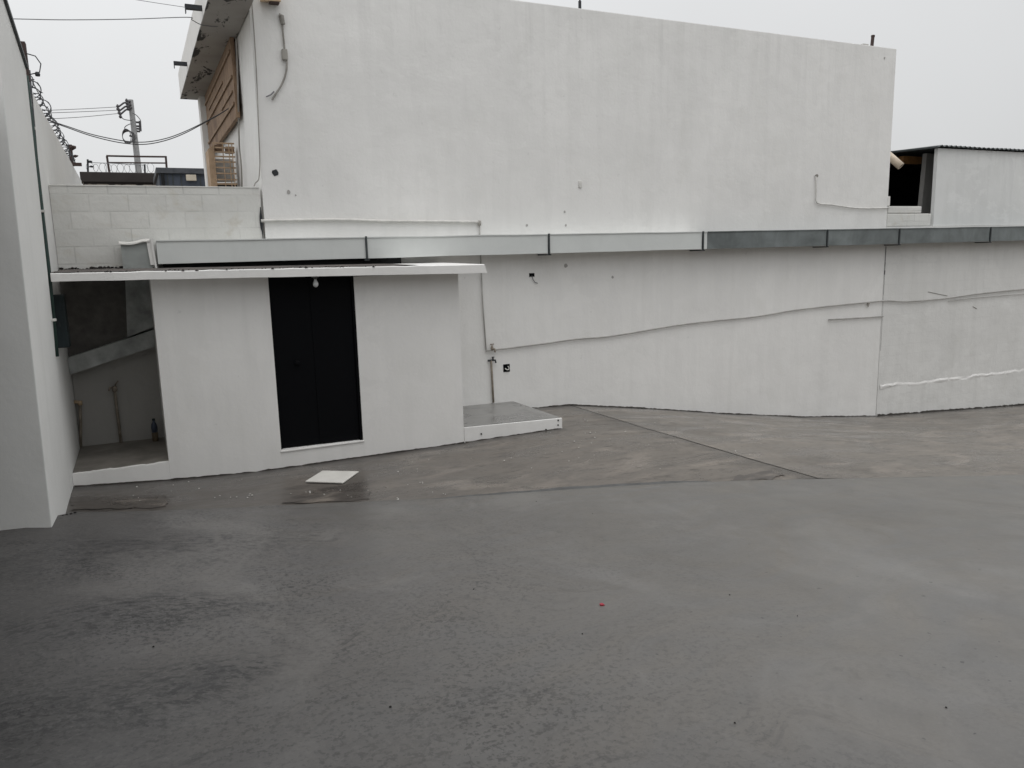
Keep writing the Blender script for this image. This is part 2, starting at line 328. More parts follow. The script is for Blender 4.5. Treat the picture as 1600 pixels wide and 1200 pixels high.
# ------------------------------------------------------------------ mesh helpers
class MB:
    def __init__(s): s.bm = bmesh.new()
    def hexa(s, p, bev=0):                       # 8 corners: bottom ring 4, top ring 4
        v = [s.bm.verts.new(q) for q in p]
        fs = [(3, 2, 1, 0), (4, 5, 6, 7), (0, 1, 5, 4), (1, 2, 6, 5), (2, 3, 7, 6), (3, 0, 4, 7)]
        f = [s.bm.faces.new([v[i] for i in q]) for q in fs]
        if bev:
            ed = list({e for q in f for e in q.edges})
            bmesh.ops.bevel(s.bm, geom=ed, offset=bev, segments=2, profile=0.6, affect='EDGES')
        return s
    def box(s, x0, x1, y0, y1, z0, z1, bev=0):
        return s.hexa([(x0, y0, z0), (x1, y0, z0), (x1, y1, z0), (x0, y1, z0), (x0, y0, z1), (x1, y0, z1), (x1, y1, z1), (x0, y1, z1)], bev)
    def quad(s, *p): s.bm.faces.new([s.bm.verts.new(q) for q in p]); return s
    def poly_ext(s, pts, d):                     # planar outline extruded by vector d
        d = Vector(d); n = len(pts)
        a = [s.bm.verts.new(p) for p in pts]; b = [s.bm.verts.new(Vector(p)+d) for p in pts]
        s.bm.faces.new(a); s.bm.faces.new(b[::-1])
        for i in range(n): s.bm.faces.new([a[i], b[i], b[(i+1) % n], a[(i+1) % n]])
        return s
    def tube(s, pts, r, n=8, r2=None):
        pts = [Vector(p) for p in pts]; rings = []; m = len(pts)
        up = None
        for i, p in enumerate(pts):
            t = (pts[min(i+1, m-1)]-pts[max(i-1, 0)]).normalized()
            if up is None: up = Vector((0, 0, 1)) if abs(t.z) < 0.9 else Vector((1, 0, 0))
            a = t.cross(up).normalized(); b = a.cross(t).normalized(); up = b
            rr = r if r2 is None else r+(r2-r)*i/(m-1)
            rings.append([s.bm.verts.new(p+(a*math.cos(k*2*math.pi/n)+b*math.sin(k*2*math.pi/n))*rr) for k in range(n)])
        for i in range(m-1):
            for k in range(n): s.bm.faces.new([rings[i][k], rings[i][(k+1) % n], rings[i+1][(k+1) % n], rings[i+1][k]])
        s.bm.faces.new(rings[0][::-1]); s.bm.faces.new(rings[-1])
        return s
    def lathe(s, c, prof, n=16, axis=(0, 0, 1)):
        c = Vector(c); q = Vector((0, 0, 1)).rotation_difference(Vector(axis)); rings = []
        for r, z in prof:
            rings.append([s.bm.verts.new(c+q @ Vector((r*math.cos(k*2*math.pi/n), r*math.sin(k*2*math.pi/n), z))) for k in range(n)])
        for i in range(len(rings)-1):
            for k in range(n): s.bm.faces.new([rings[i][k], rings[i][(k+1) % n], rings[i+1][(k+1) % n], rings[i+1][k]])
        s.bm.faces.new(rings[0][::-1]); s.bm.faces.new(rings[-1]); return s
    def disc(s, c, r, axis='Y', irr=0.2, n=10, th=0.004):
        pts = []
        for k in range(n):
            a = k*2*math.pi/n; rr = r*(1+random.uniform(-irr, irr))
            pts.append((c[0]+rr*math.cos(a), c[1], c[2]+rr*math.sin(a)) if axis == 'Y' else (c[0]+rr*math.cos(a), c[1]+rr*math.sin(a), c[2]))
        return s.poly_ext(pts, (0, -th, 0) if axis == 'Y' else (0, 0, th))
    def lump(s, c, r):
        m = bmesh.ops.create_icosphere(s.bm, subdivisions=1, radius=r, matrix=Matrix.Translation(c))
        for v in m['verts']:
            d = v.co-Vector(c); v.co = Vector(c)+Vector((d.x*random.uniform(.7, 1.4), d.y*random.uniform(.7, 1.3), d.z*random.uniform(.4, .9)))
        return s
ORG = {}
def obj(name, mb, mat, parent=None, label=None, cat=None, group=None, kind=None, smooth=False):
    bm = mb.bm; bmesh.ops.recalc_face_normals(bm, faces=bm.faces[:])
    if parent is None:
        xs = [v.co for v in bm.verts]
        o0 = Vector(((min(v.x for v in xs)+max(v.x for v in xs))/2, (min(v.y for v in xs)+max(v.y for v in xs))/2, min(v.z for v in xs)))
    else: o0 = ORG[parent.name]
    for v in bm.verts: v.co -= o0
    me = bpy.data.meshes.new(name); bm.to_mesh(me); bm.free(); me.materials.append(mat)
    if smooth:
        for p in me.polygons: p.use_smooth = True
    o = bpy.data.objects.new(name, me); COL.objects.link(o)
    if parent is None: o.location = o0+Vector((0, 0, H))
    else: o.parent = parent
    ORG[o.name] = o0
    for k, v in (('label', label), ('category', cat), ('group', group), ('kind', kind)):
        if v: o[k] = v
    return o
def thing(name, label, cat, loc, group=None):
    o = bpy.data.objects.new(name, None); COL.objects.link(o); o.empty_display_size = 0.2
    o.location = Vector(loc)+Vector((0, 0, H)); ORG[o.name] = Vector(loc)
    o['label'] = label; o['category'] = cat
    if group: o['group'] = group
    return o
def sag(a, b, d, n=24):
    a, b = Vector(a), Vector(b)
    return [a.lerp(b, i/n)-Vector((0, 0, d*4*(i/n)*(1-i/n))) for i in range(n+1)]
def smooth_pts(p, n=6):                          # Catmull-Rom through points
    p = [Vector(q) for q in p]; r = []
    for i in range(len(p)-1):
        p0, p1, p2, p3 = p[max(i-1, 0)], p[i], p[i+1], p[min(i+2, len(p)-1)]
        for k in range(n):
            t = k/n; r.append(0.5*((2*p1)+(p2-p0)*t+(2*p0-5*p1+4*p2-p3)*t*t+(3*p1-p0-3*p2+p3)*t**3))
    return r+[p[-1]]

# ------------------------------------------------------------------ setting: ground, yard floor, slab
YW, YS, XL = 10.69, 9.265, -0.82              # back wall plane, shed front plane, side wall plane
obj('ground', MB().quad((-900, -900, -4.75), (900, -900, -4.75), (900, 900, -4.75), (-900, 900, -4.75)), M_GROUND, kind='structure')
GX = [-1.2, -0.85, 0.13, 1.05, 3.7, 5.5, 6.13, 7.5, 9.3, 11.2, 13.2, 18.2, 26, 34]
GZ = [-2.34, -2.355, -2.43, -2.475, -2.47, -2.445, -2.466, -2.67, -2.97, -3.255, -3.47, -3.78, -4.1, -4.3]
# slab edge in plan with its top level (the floor beyond lies a little lower at the left end)
EP = [(88, 801, -2.18), (200, 799, -2.26), (300, 796, -2.30), (450, 789, -2.36), (700, 778, -2.41), (900, 764, -2.425), (1060, 754, -2.435), (1275, 748, -2.50), (1450, 745, -2.60), (1600, 742, -2.73)]
EX, EY, EZ = [], [], []
for a, b, z in EP:
    p = onZ(a, b, z); EX.append(p.x); EY.append(p.y); EZ.append(z)
EX += [14, 34]; EY += [3.4, -3.5]; EZ += [-3.15, -4.2]
ES = [0.17, 0.15, 0.12, 0.08, 0.05, 0.03, 0.02, 0.006, 0.005, 0.004, 0.004, 0.004]
def wob(x): return 0.02*mnoise.noise(Vector((x*2.2, 3, 0)))+0.008*mnoise.noise(Vector((x*9, 7, 0)))
def edge(x): return lerp(EX, EY, x)+wob(x), lerp(EX, EZ, x)
def floor_z(x, y):
    ye, ze = edge(x); zf = ze-lerp(EX, ES, x); t = max(0, min(1, (y-ye)/(YW-ye)))
    zw = lerp(GX, GZ, x)
    if x < 3.7: t = max(0, min(1, (y-ye)/(YS-ye)))
    return zf+(zw-zf)*t
def joint_x(y): return 6.13+(6.46-6.13)*(YW-y)/(YW-5.92)
def floor_sheet(xa, xb, nx, ny, dz=0.0):
    mb = MB(); g = []
    for i in range(nx+1):
        row = []
        for j in range(ny+1):
            x0 = xa if xa is not None else 6.2; x1 = xb if xb is not None else 6.2
            x = x0+(x1-x0)*i/nx
            ye, _ = edge(x); y = ye-0.05+(YW+0.08-(ye-0.05))*j/ny
            if xa is None: x = joint_x(y)+0.012+(x1-6.2)*i/nx
            if xb is None: x = x0+(joint_x(y)-0.012-x0)*i/nx
            row.append(mb.bm.verts.new((x, y, floor_z(x, y)+dz+0.006*mnoise.noise(Vector((x*1.3, y*1.3, 1))))))
        g.append(row)
    for i in range(nx):
        for j in range(ny): mb.bm.faces.new([g[i][j], g[i+1][j], g[i+1][j+1], g[i][j+1]])
    return mb
obj('yard_floor', floor_sheet(-0.9, None, 90, 30), M_FLOOR, kind='structure', smooth=True)
obj('yard_floor_sloping', floor_sheet(None, 34, 110, 30), M_FLOORR, kind='structure', smooth=True)
mb = MB()                                         # dark joint below the gap between the two pours
for j in range(30):
    y0, y1 = 5.7+5.0*j/30, 5.7+5.0*(j+1)/30
    q = []
    for y, s in ((y0, -1), (y0, 1), (y1, 1), (y1, -1)):
        x = joint_x(y)+s*0.05; q.append((x, y, floor_z(x, y)-0.016))
    mb.quad(*q)
obj('floor_joint', mb, M_JOINT, kind='structure')
# foreground slab
mb = MB(); g = []
xs = [-14+1.0*i for i in range(13)]+[-1.0+0.15*i for i in range(75)]+[10.5+1.0*i for i in range(24)]
ts = [-16, -10, -6, -3, -1.5]+[i/40*1.0 for i in range(41)]
for x in xs:
    ye, ze = edge(max(x, EX[0])); row = []
    if x < XL: ye = min(ye, 7.6); ze = -2.18+.19*min(.45, XL-x)
    zn = -1.62-0.055*(x+0.2) if x < 12 else -1.62-0.055*12.2-0.1*(x-12)
    if x < -1: zn = -1.576
    for t in ts:
        y = t if t < 0 else ye*t
        z = zn if t < 0 else zn+(ze-zn)*(t*t*0.25+t*0.75)
        row.append(mb.bm.verts.new((x, y, z)))
    row.append(mb.bm.verts.new((x, ye+0.012, ze-0.012))); row.append(mb.bm.verts.new((x, ye+0.012, ze-0.4)))
    g.append(row)
for i in range(len(xs)-1):
    for j in range(len(g[0])-1): mb.bm.faces.new([g[i][j], g[i+1][j], g[i+1][j+1], g[i][j+1]])
obj('concrete_slab', mb, M_SLAB, kind='structure', smooth=True)
# dark strip along the slab edge, damp sediment patches
def sheet(pts, dz=0.006):
    return MB().quad(*[(x, y, floor_z(x, y)+dz) for x, y in pts])
mb = MB(); n = 60; prev = None
for i in range(n+1):
    x = 1.0+(5.35-1.0)*i/n; ye, _ = edge(x)
    w = 0.17*math.sin(math.pi*min(1, max(0.02, i/n)))**0.35*(1+0.25*mnoise.noise(Vector((x*3, 0, 0))))
    a = [(x, ye+0.0, floor_z(x, ye)+0.008), (x, ye+w, floor_z(x, ye+w)+0.008)]
    vv = [mb.bm.verts.new(q) for q in a]
    if prev: mb.bm.faces.new([prev[0], vv[0], vv[1], prev[1]])
    prev = vv
obj('edge_strip', mb, M_STRIP, kind='structure')
def floor_pt(px, py):
    z = -2.45
    for _ in range(40):
        p = onZ(px, py, z); z = 0.5*z+0.5*floor_z(p.x, p.y)
    return onZ(px, py, z)
def patch(name, pix, mat, dz=0.007, rag=0.03):
    P = [floor_pt(a, b) for a, b in pix]; out_ = []
    for i in range(len(P)):
        a, b = P[i], P[(i+1) % len(P)]; k = max(2, int((b-a).length/0.06))
        for j in range(k):
            q = a.lerp(b, j/k); r = 1.6*rag*mnoise.noise(Vector((q.x*6, q.y*6, 2)))+rag*1.2*mnoise.noise(Vector((q.x*17, q.y*17, 5)))
            out_.append((q.x+r, q.y+r))
    mb = MB(); mb.bm.faces.new([mb.bm.verts.new((x, y, floor_z(x, y)+dz)) for x, y in out_])
    bmesh.ops.triangulate(mb.bm, faces=mb.bm.faces[:])
    return obj(name, mb, mat, kind='structure')
patch('damp_patch', [(438, 787), (470, 771), (494, 764), (540, 758), (574, 753), (577, 781), (520, 785)], M_WET)
patch('damp_patch', [(112, 797), (112, 776), (180, 775), (258, 773), (262, 792), (200, 795)], M_WET)
patch('damp_patch', [(1140, 757), (1148, 746), (1170, 742), (1215, 741), (1228, 745), (1190, 752)], M_WET, rag=0.12)

# ------------------------------------------------------------------ white main building
t = thing('white_building', 'tall plain white building with a blank front wall filling the middle of the view', 'building', (7.4, 13.6, -2.6))
x0, x1 = 1.55, 13.27
ztop = 3.585
obj('wall', MB().hexa([(1.55, YW, -4.4), (x1, YW, -4.4), (x1, 17.0, -4.4), (1.55, 17.0, -4.4), (1.60, YW, ztop+.6), (x1+.02, YW, ztop), (x1+.02, 17.0, ztop), (1.60, 17.0, ztop+.6)][:4]+[(1.60, YW, ztop), (x1+.03, YW, ztop), (x1+.03, 17.0, ztop), (1.60, 17.0, ztop)], 0.012), M_UP, t)
XO = 1.09
obj('canopy', MB().box(XO+.004, 1.585, 9.6, 16.7, 3.07+.004, 3.52, 0.01), M_SHED, t)
obj('soffit', MB().box(XO, 1.585, 9.6, 16.7, 3.05, 3.072), M_SOFF, t)
for nm, yy in (('bracket', 11.25), ('bracket', 14.4)):
    obj(nm, MB().box(XO-.20, XO+.02, yy-.035, yy+.035, 3.16, 3.165+.05).box(XO-.20, XO-.19, yy-.035, yy+.035, 3.11, 3.16), M_STEEL, t)
# reed screen under the canopy with battens
rs = obj('reed_screen', MB().box(1.495, 1.548, 11.95, 16.25, 1.98, 3.048), M_REED, t)
mb = MB()
for z in (2.16, 2.52, 2.86): mb.box(1.470, 1.494, 12.0, 16.2, z, z+.035)
for z, ya, yb in ((2.34, 12.1, 13.6), (2.68, 13.2, 15.6)): mb.box(1.474, 1.494, ya, yb, z, z+.028)
obj('batten', mb, plain('reed_batten', (0.25, 0.17, 0.11), 0.8, var=0.3), rs)
obj('corner_post', MB().box(1.40, 1.552, 16.3, 16.68, -2.4, 3.049), M_UP, t)
# wall marks
def wp(px, py, dy=0.0): return onY(px, py, YW-dy)
for a, b, r in ((430, 270, .045), (451, 300, .026), (882, 331, .018), (823, 352, .02), (884, 352, .018), (957, 433, .022), (884, 415, .03), (1382, 91, .02), (462, 305, .012)):
    obj('hole', MB().disc(wp(a, b, 0.001), r), M_STEEL if r > .03 else M_GREYW, t)
a = wp(906, 288); obj('wall_socket', MB().box(a.x-.028, a.x+.028, YW-.02, YW-.002, a.z-.05, a.z+.05, .006), M_PIPE, t)
for px, wob_ in ((1384, 1),):
    mb = MB()
    for k in range(26):
        y0 = 385+(548-385)*k/26; y1 = 385+(548-385)*(k+1)/26
        w = 0.011*(1.6 if k < 6 else 2.2 if k == 6 else 0.8 if k < 12 else 0.35 if k < 18 else 0.5)*(1+0.5*mnoise.noise(Vector((k*.9, 0, 0))))
        xx = 1384.5-(y0-385)*0.052
        a = wp(xx, y0, .003); b = wp(xx-.5, y1, .003)
        mb.quad((a.x-w/2, a.y, a.z), (a.x+w/2, a.y, a.z), (b.x+w/2, b.y, b.z), (b.x-w/2, b.y, b.z))
    obj('wall_crack', mb, M_STEEL, t)

# roof-top bits
a = onY(906, 11, YW+.12); obj('antenna_rod', MB().tube([(a.x, a.y, ztop-.02), (a.x+.01, a.y, ztop+1.1)], .014).tube([(a.x, a.y, ztop-.02), (a.x, a.y, ztop+.14)], .024), M_STEEL, None,
    'thin dark rod standing on the white building roof edge', 'rod')
a = onY(1362, 72, YW+.15); obj('pipe_stub', MB().tube([(a.x, a.y, ztop-.02), (a.x+.02, a.y, ztop+.22)], .03).tube([(a.x+.02, a.y, ztop+.2), (a.x+.021, a.y, ztop+.235)], .034), M_RUST, None,
    'short rusty pipe stub on the white building roof near its right corner', 'pipe')
a = onY(1351, 68, YW+.14); obj('mortar_lump', MB().box(a.x-.09, a.x+.06, a.y-.05, a.y+.08, ztop-.02, ztop+.055, .02), M_GREYW, None,
    'small grey mortar lump on the roof edge beside the rusty pipe stub', 'mortar')

# ------------------------------------------------------------------ low yard wall right of the building, stub blocks, annex
t = thing('yard_wall', 'low white plastered wall below the grey gutter at the right', 'wall', (22, YW+.1, -3.9))
obj('wall', MB().box(13.285, 34, YW, YW+.22, -4.7, 0.30), M_LOW, t)
rid = [(1378, 603), (1400, 600), (1430, 600), (1455, 596), (1480, 592), (1505, 591), (1530, 586), (1560, 584), (1600, 578)]
pts = [wp(a, b) for a, b in rid]; pts[0].x = 13.287; pts.append(Vector((22, YW, pts[-1].z+.25)))
mb = MB(); prev = None; N = 90
for i in range(N+1):
    x = pts[0].x+(pts[-1].x-pts[0].x)*i/N; z = lerp([p.x for p in pts], [p.z for p in pts], x)+.02*mnoise.noise(Vector((x*5, 0, 0)))
    d = (.014+.004*mnoise.noise(Vector((x*4, 2, 0))))*min(1, .1+i/8)
    vv = [mb.bm.verts.new(q) for q in ((x, YW-d, -4.6), (x, YW-d, z-.03), (x, YW-.002, z))]
    if prev:
        mb.bm.faces.new([prev[0], vv[0], vv[1], prev[1]]); mb.bm.faces.new([prev[1], vv[1], vv[2], prev[2]])
    prev = vv
obj('plaster_base', mb, M_LOW, t)
mb = MB(); prev = None; N = 160
for i in range(N+1):
    x = pts[0].x+.05+(pts[-1].x-pts[0].x-.05)*i/N; z = lerp([p.x for p in pts], [p.z for p in pts], x)+.02*mnoise.noise(Vector((x*5, 0, 0)))
    u = .035+.03*mnoise.noise(Vector((x*3, 5, 0)))+.015*mnoise.noise(Vector((x*14, 5, 0))); w = .055+.05*mnoise.noise(Vector((x*2, 7, 0)))+.02*mnoise.noise(Vector((x*11, 7, 0)))
    d = max(-.006, .008+.022*mnoise.noise(Vector((x*2.6, 9, 0)))+.010*mnoise.noise(Vector((x*12, 9, 0))))
    vv = [mb.bm.verts.new(q) for q in ((x, YW-.012, z-max(.01, w)), (x, YW-.012-d*.6, z-.02), (x, YW-.008-d, z+.0), (x, YW-.001, z+max(.008, u)))]
    if prev:
        for k in range(3): mb.bm.faces.new([prev[k], vv[k], vv[k+1], prev[k+1]])
    prev = vv
obj('mortar_ridge', mb, M_WHITEM, t)
for a, b in (((1450, 456), (1480, 462)), ((1520, 479), (1526, 482))):
    p, q = wp(*a, .003), wp(*b, .003); obj('scratch', MB().tube([p, q], .008, 5), M_GREYW, t)

t = thing('block_parapet', 'rough white block stub wall below the dark opening at the right', 'wall', (13.9, YW+.1, 0.3))
a = wp(1455, 336); b = wp(1394, 336)
obj('lower_course', MB().box(13.30, a.x, YW, YW+.2, 0.302, a.z+.03, .015), M_BLOCK, t)
a2 = wp(1441, 325); obj('upper_course', MB().box(13.32, a2.x, YW+.01, YW+.19, a.z+.038, a2.z+.035, .018), M_BLOCK, t)
a = wp(1391, 318); obj('pipe_collar', MB().box(13.275, 13.34, YW-.01, YW+.05, a2.z+.04, a2.z+.22, .008), M_WHITEM, t)

t = thing('annex_shed', 'corrugated-roofed annex with pale sheet wall and dark open side at the right edge', 'shed', (19, 13.5, 0.2))
XA = wp(1463, 300).x; ZA = 1.83
obj('wall', MB().box(XA, 34, YW+.02, YW+.10, 0.303, ZA, .004), M_ANNEX, t)
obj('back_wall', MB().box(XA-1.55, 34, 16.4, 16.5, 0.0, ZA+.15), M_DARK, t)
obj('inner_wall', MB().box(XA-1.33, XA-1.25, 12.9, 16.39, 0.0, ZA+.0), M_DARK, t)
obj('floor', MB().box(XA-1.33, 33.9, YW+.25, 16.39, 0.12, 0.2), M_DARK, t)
a = onY(1440, 300, YW+.75); b = onY(1459, 300, YW+.75)
obj('post', MB().hexa([(a.x-.06, YW+.70, .2), (b.x-.06, YW+.70, .2), (b.x-.06, YW+.8, .2), (a.x-.06, YW+.8, .2), (a.x+.03, YW+.70, ZA), (b.x+.03, YW+.70, ZA), (b.x+.03, YW+.8, ZA), (a.x+.03, YW+.8, ZA)]), M_GREYW, t)
p0 = onY(1412, 246, YW+1.0); p1 = onY(1438, 246, YW+1.0)
obj('beam', MB().box(p0.x, p1.x+.05, YW+1.0, YW+1.12, p0.z-.12, p0.z+.03), M_ORANGE, t)
mb = MB(); n = 400; per = .145; prev = None                                  # corrugated sheet roof
for i in range(n+1):
    x = XA-.08+(33.5-XA)*i/n*1.0; z = ZA+.035+.022*math.sin(2*math.pi*(x)/per)
    vv = [mb.bm.verts.new(q) for q in ((x, YW-.06, z), (x, 16.6, z+.12), (x, YW-.06, z-.006))]
    if prev: mb.bm.faces.new([prev[0], vv[0], vv[1], prev[1]]); mb.bm.faces.new([prev[2], vv[2], vv[0], prev[0]])
    prev = vv
obj('roof', mb, M_TRIM, t)
obj('roof_flap', MB().hexa([(XA-.09, YW-.02, ZA-.0), (XA-.03, YW-.02, ZA-.0), (XA-.03, 16.5, ZA-.0), (XA-1.4, 16.5, ZA-.0), (XA-.09, YW-.02, ZA+.03), (XA-.03, YW-.02, ZA+.03), (XA-.03, 16.5, ZA+.05), (XA-1.4, 16.5, ZA+.05)]), M_TRIM, t)
p0 = onY(1408, 260, YW+.1); p1 = onY(1385, 240, YW+.35)
d = (p0-p1).normalized()
pm = MB(); pm.lathe(p1, [(.075, 0), (.075, (p0-p1).length), (.062, (p0-p1).length), (.062, (p0-p1).length-.05)], 18, d)
tp = thing('drain_pipe', 'cream plastic drain pipe poking from behind the building into the dark opening', 'pipe', (p0.x, p0.y, p0.z-.2))
obj('pipe', pm, M_PVC, tp, smooth=True)
obj('pipe_mouth', MB().lathe(p1+d*((p0-p1).length-.02), [(.064, 0), (.064, .004)], 18, d), M_DARK, tp)

# ------------------------------------------------------------------ long roof gutter
YG = 10.39
t = thing('roof_gutter', 'long box gutter along the wall, white at left and grey at right', 'gutter', (8.5, YG+.15, -.03))
zt, zb = 0.248, -0.032
def gsec(px0, px1, mat, lab=None):
    a, b = onY(px0, 370, YG).x, onY(px1, 370, YG).x
    mb = MB(); n = 26; prev = None
    for i in range(n+1):
        x = a+(b-a)*i/n; w = .004*mnoise.noise(Vector((x*1.7, 1, 0))); zz = zt+.007*mnoise.noise(Vector((x*1.2, 4, 0)))+.012*(x-3)/14
        zz0 = zb+.005*mnoise.noise(Vector((x*1.1, 8, 0)))
        ring = [(x, YG+w, zz0), (x, YG+w, zz-.01), (x, YG+w-.012, zz-.01), (x, YG+w-.012, zz+.004), (x, YG+w+.03, zz+.004), (x, YW-.004, zz-.03), (x, YW-.004, zz0+.0)]
        vv = [mb.bm.verts.new(q) for q in ring]
        if prev:
            for k in range(7): mb.bm.faces.new([prev[k], vv[k], vv[(k+1) % 7], prev[(k+1) % 7]])
        else: mb.bm.faces.new(vv)
        prev = vv
    mb.bm.faces.new(prev[::-1])
    o = obj('gutter_section', mb, mat, t)
    if lab: o['label'] = lab
for a, b in ((243, 570), (573, 855.5), (859, 1096.5), (1100, 1105)): gsec(a, b, M_GUTW, 'white painted gutter section')
for a, b in ((1105.4, 1291), (1294, 1403.5), (1406.5, 1545.5), (1548.5, 1662), (1664, 1760)): gsec(a, b, M_GUTG, 'grey galvanised gutter section')
for px in (571.5, 857.2, 1098.2, 1292.4, 1405, 1547, 1663):
    x = onY(px, 370, YG).x
    obj('bracket', MB().box(x-.012, x+.012, YG-.02, YG+.004, zb-.022, zt+.012).box(x-.035, x+.03, YG-.02, YW-.003, zb-.03, zb-.012), M_TRIM, t)
a, b = onY(190, 395, YG), onY(233, 395, YG)
obj('end_box', MB().hexa([(a.x, YG+.02, -.09), (b.x+.03, YG+.02, -.09), (b.x+.03, YW-.01, -.09), (a.x, YW-.01, -.09), (a.x, YG+.02, zt-.035), (b.x+.03, YG+.02, zt-.005), (b.x+.03, YW-.01, zt), (a.x, YW-.01, zt-.03)]), M_GUTE, t, 'bare galvanised end box')
mb = MB(); pv = None
for i in range(13):
    x = a.x-.02+(b.x+.04-a.x)*i/12; z = zt-.028+.028*(i/12)-.018*math.sin(math.pi*min(1, i/9)) if i < 12 else zt
    vv = [mb.bm.verts.new(q) for q in ((x, YG-.015, z), (x, YG+.2, z+.03), (x, YG-.015, z-.012))]
    if pv: mb.bm.faces.new([pv[0], vv[0], vv[1], pv[1]]); mb.bm.faces.new([pv[2], vv[2], vv[0], pv[0]])
    pv = vv
obj('end_lip', mb, M_PIPE, t)
b1 = onY(232, 395, YG).x; b2 = onY(241, 395, YG).x
obj('flashing', MB().hexa([(b1+.01, YG-.006, zb-.01), (b2-.004, YG-.006, zb-.01), (b2-.004, YG+.018, zb-.01), (b1+.01, YG+.018, zb-.01), (b1-.01, YG-.006, zt+.0), (b2-.03, YG-.006, zt+.012), (b2-.03, YG+.018, zt+.012), (b1-.01, YG+.018, zt)])
    .hexa([(b2-.003, YG-.022, zb-.085), (b2+.018, YG-.022, zb-.085), (b2+.018, YG+.01, zb-.085), (b2-.003, YG+.01, zb-.085), (b2-.03, YG-.022, zt+.02), (b2-.008, YG-.022, zt+.02), (b2-.008, YG+.01, zt+.02), (b2-.03, YG+.01, zt+.02)]), M_WHITEM, t)

# ------------------------------------------------------------------ block wall behind the shed roof
t = thing('block_wall', 'low white block wall above the left end of the shed roof', 'wall', (.35, YW+.1, -2.5))
obj('wall', MB().box(XL+.004, 1.548, YW+.012, YW+.19, -2.7, 0.90), M_BLOCK, t)
obj('lower_wall', MB().box(XL+.006, 1.5, YW+.004, YW+.02, -2.69, -.2), M_GREYW, t)
mb = MB()
for i in range(34):
    x = -.79+i*.029+random.uniform(-.01, .01); mb.lump((x, YW+.0, -.065+random.uniform(-.01, .012)), random.uniform(.012, .03))
obj('moss_line', mb, M_DIRT, t)
obj('cap', MB().box(XL+.006, 1.546, YW+.004, YW+.20, 0.901, 0.915, .004), M_BLOCK, t)
mb = MB(); prev = None
for k in range(14):                                   # open seam against the building corner
    z = .66-k*.045; w = .004+.022*math.exp(-((z-.48)/.13)**2)
    x = 1.545+.006*mnoise.noise(Vector((k*.8, 0, 3))); vv = [mb.bm.verts.new(q) for q in ((x-w, YW-.003, z), (x+w*.6, YW-.003, z))]
    if prev: mb.bm.faces.new([prev[0], prev[1], vv[1], vv[0]])
    prev = vv
obj('seam', mb, M_STEEL, t)

# ------------------------------------------------------------------ shed
t = thing('white_shed', 'small flat-roofed white shed with a black door and an open bay at left', 'shed', (1.6, 10, -2.48))
DL, DR, DT, DB = 1.36, 2.352, -.20, -2.252
xo = .135
XR = 3.70
def shedfront():
    mb = MB(); y0, y1 = YS, YS+.13
    mb.box(xo, DL, y0, y1, -2.9, -.19)                 # left of the door
    mb.box(DR, XR, y0, y1, -2.9, -.24)
    mb.hexa([(DL+.0005, y0, -2.9), (DR-.0005, y0, -2.9), (DR-.0005, y1, -2.9), (DL+.0005, y1, -2.9), (DL+.0005, y0, DB+.004), (DR-.0005, y0, DB-.008), (DR-.0005, y1, DB-.008), (DL+.0005, y1, DB+.004)])
    mb.box(XR-.13, XR-.001, y1, YW+.01, -2.9, -.24)    # right return wall
    mb.box(xo+.001, xo+.12, y1, YW+.01, -2.9, -.2)     # partition beside the open bay
    return mb
obj('wall', shedfront(), M_SHED, t)
mb = MB(); prev = None                                  # ragged painted kerb below the open bay
for i in range(30):
    x = XL+.003+(xo-.001-XL-.003)*i/29; z = -2.222+.010*mnoise.noise(Vector((x*7, 0, 0)))+.006*mnoise.noise(Vector((x*25, 0, 0)))
    vv = [mb.bm.verts.new(q) for q in ((x, YS, -2.9), (x, YS, z), (x, YS+.05, z+.002), (x, YS+.05, -2.9))]
    if prev:
        for k in range(3): mb.bm.faces.new([prev[k], vv[k], vv[k+1], prev[k+1]])
    prev = vv
obj('kerb', mb, M_SHED, t)
obj('bay_floor', MB().box(XL+.003, xo, YS+.05, YW+.011, -2.9, -2.228), M_PORCH, t)
# roof slab, slightly tilted and with a slanted right end
YR = 9.0
def rz(x): return lerp([-.776, 4.0], [-.172, -.2516], x)
mb = MB(); n = 60; prev = None
for i in range(n+1):
    x = -.765+(3.955+.765)*i/n; b = rz(x)+.003*mnoise.noise(Vector((x*3, 0, 0))); th = .082+.027*(i/n)
    tz = b+th+.006*mnoise.noise(Vector((x*6, 5, 0)))
    xb = x if i < n else x+.035
    vv = [mb.bm.verts.new(q) for q in ((xb, YR, b), (x, YR, tz-.008), (x, YR+.012, tz), (x, YW+.008, tz+.02), (xb, YW+.008, b))]
    if prev:
        for k in range(5): mb.bm.faces.new([prev[k], vv[k], vv[(k+1) % 5], prev[(k+1) % 5]])
    else: mb.bm.faces.new(vv)
    prev = vv
mb.bm.faces.new(prev[::-1])
rf = obj('roof', mb, M_SHED, t)
mb = MB(); prev = None
for i in range(n+1):
    x = -.77+(3.1+.77)*i/n; tz = rz(x)+.082+.027*((x+.765)/4.72)
    w = .02+.03*abs(mnoise.noise(Vector((x*8, 9, 0))))
    vv = [mb.bm.verts.new(q) for q in ((x, YR+w, tz+.007), (x, YW-.0, tz+.024))]
    if prev: mb.bm.faces.new([prev[0], vv[0], vv[1], prev[1]])
    prev = vv
obj('roof_grime', mb, M_RTOP, rf)
mb = MB()
for i in range(70):
    x = random.uniform(-.76, 2.6); tz = rz(x)+.082+.027*((x+.765)/4.72)
    mb.lump((x, YR+random.uniform(.0, .12), tz+random.uniform(-.004, .008)), random.uniform(.006, .018))
o = obj('moss', mb, M_DIRT, rf); o['kind'] = 'stuff'
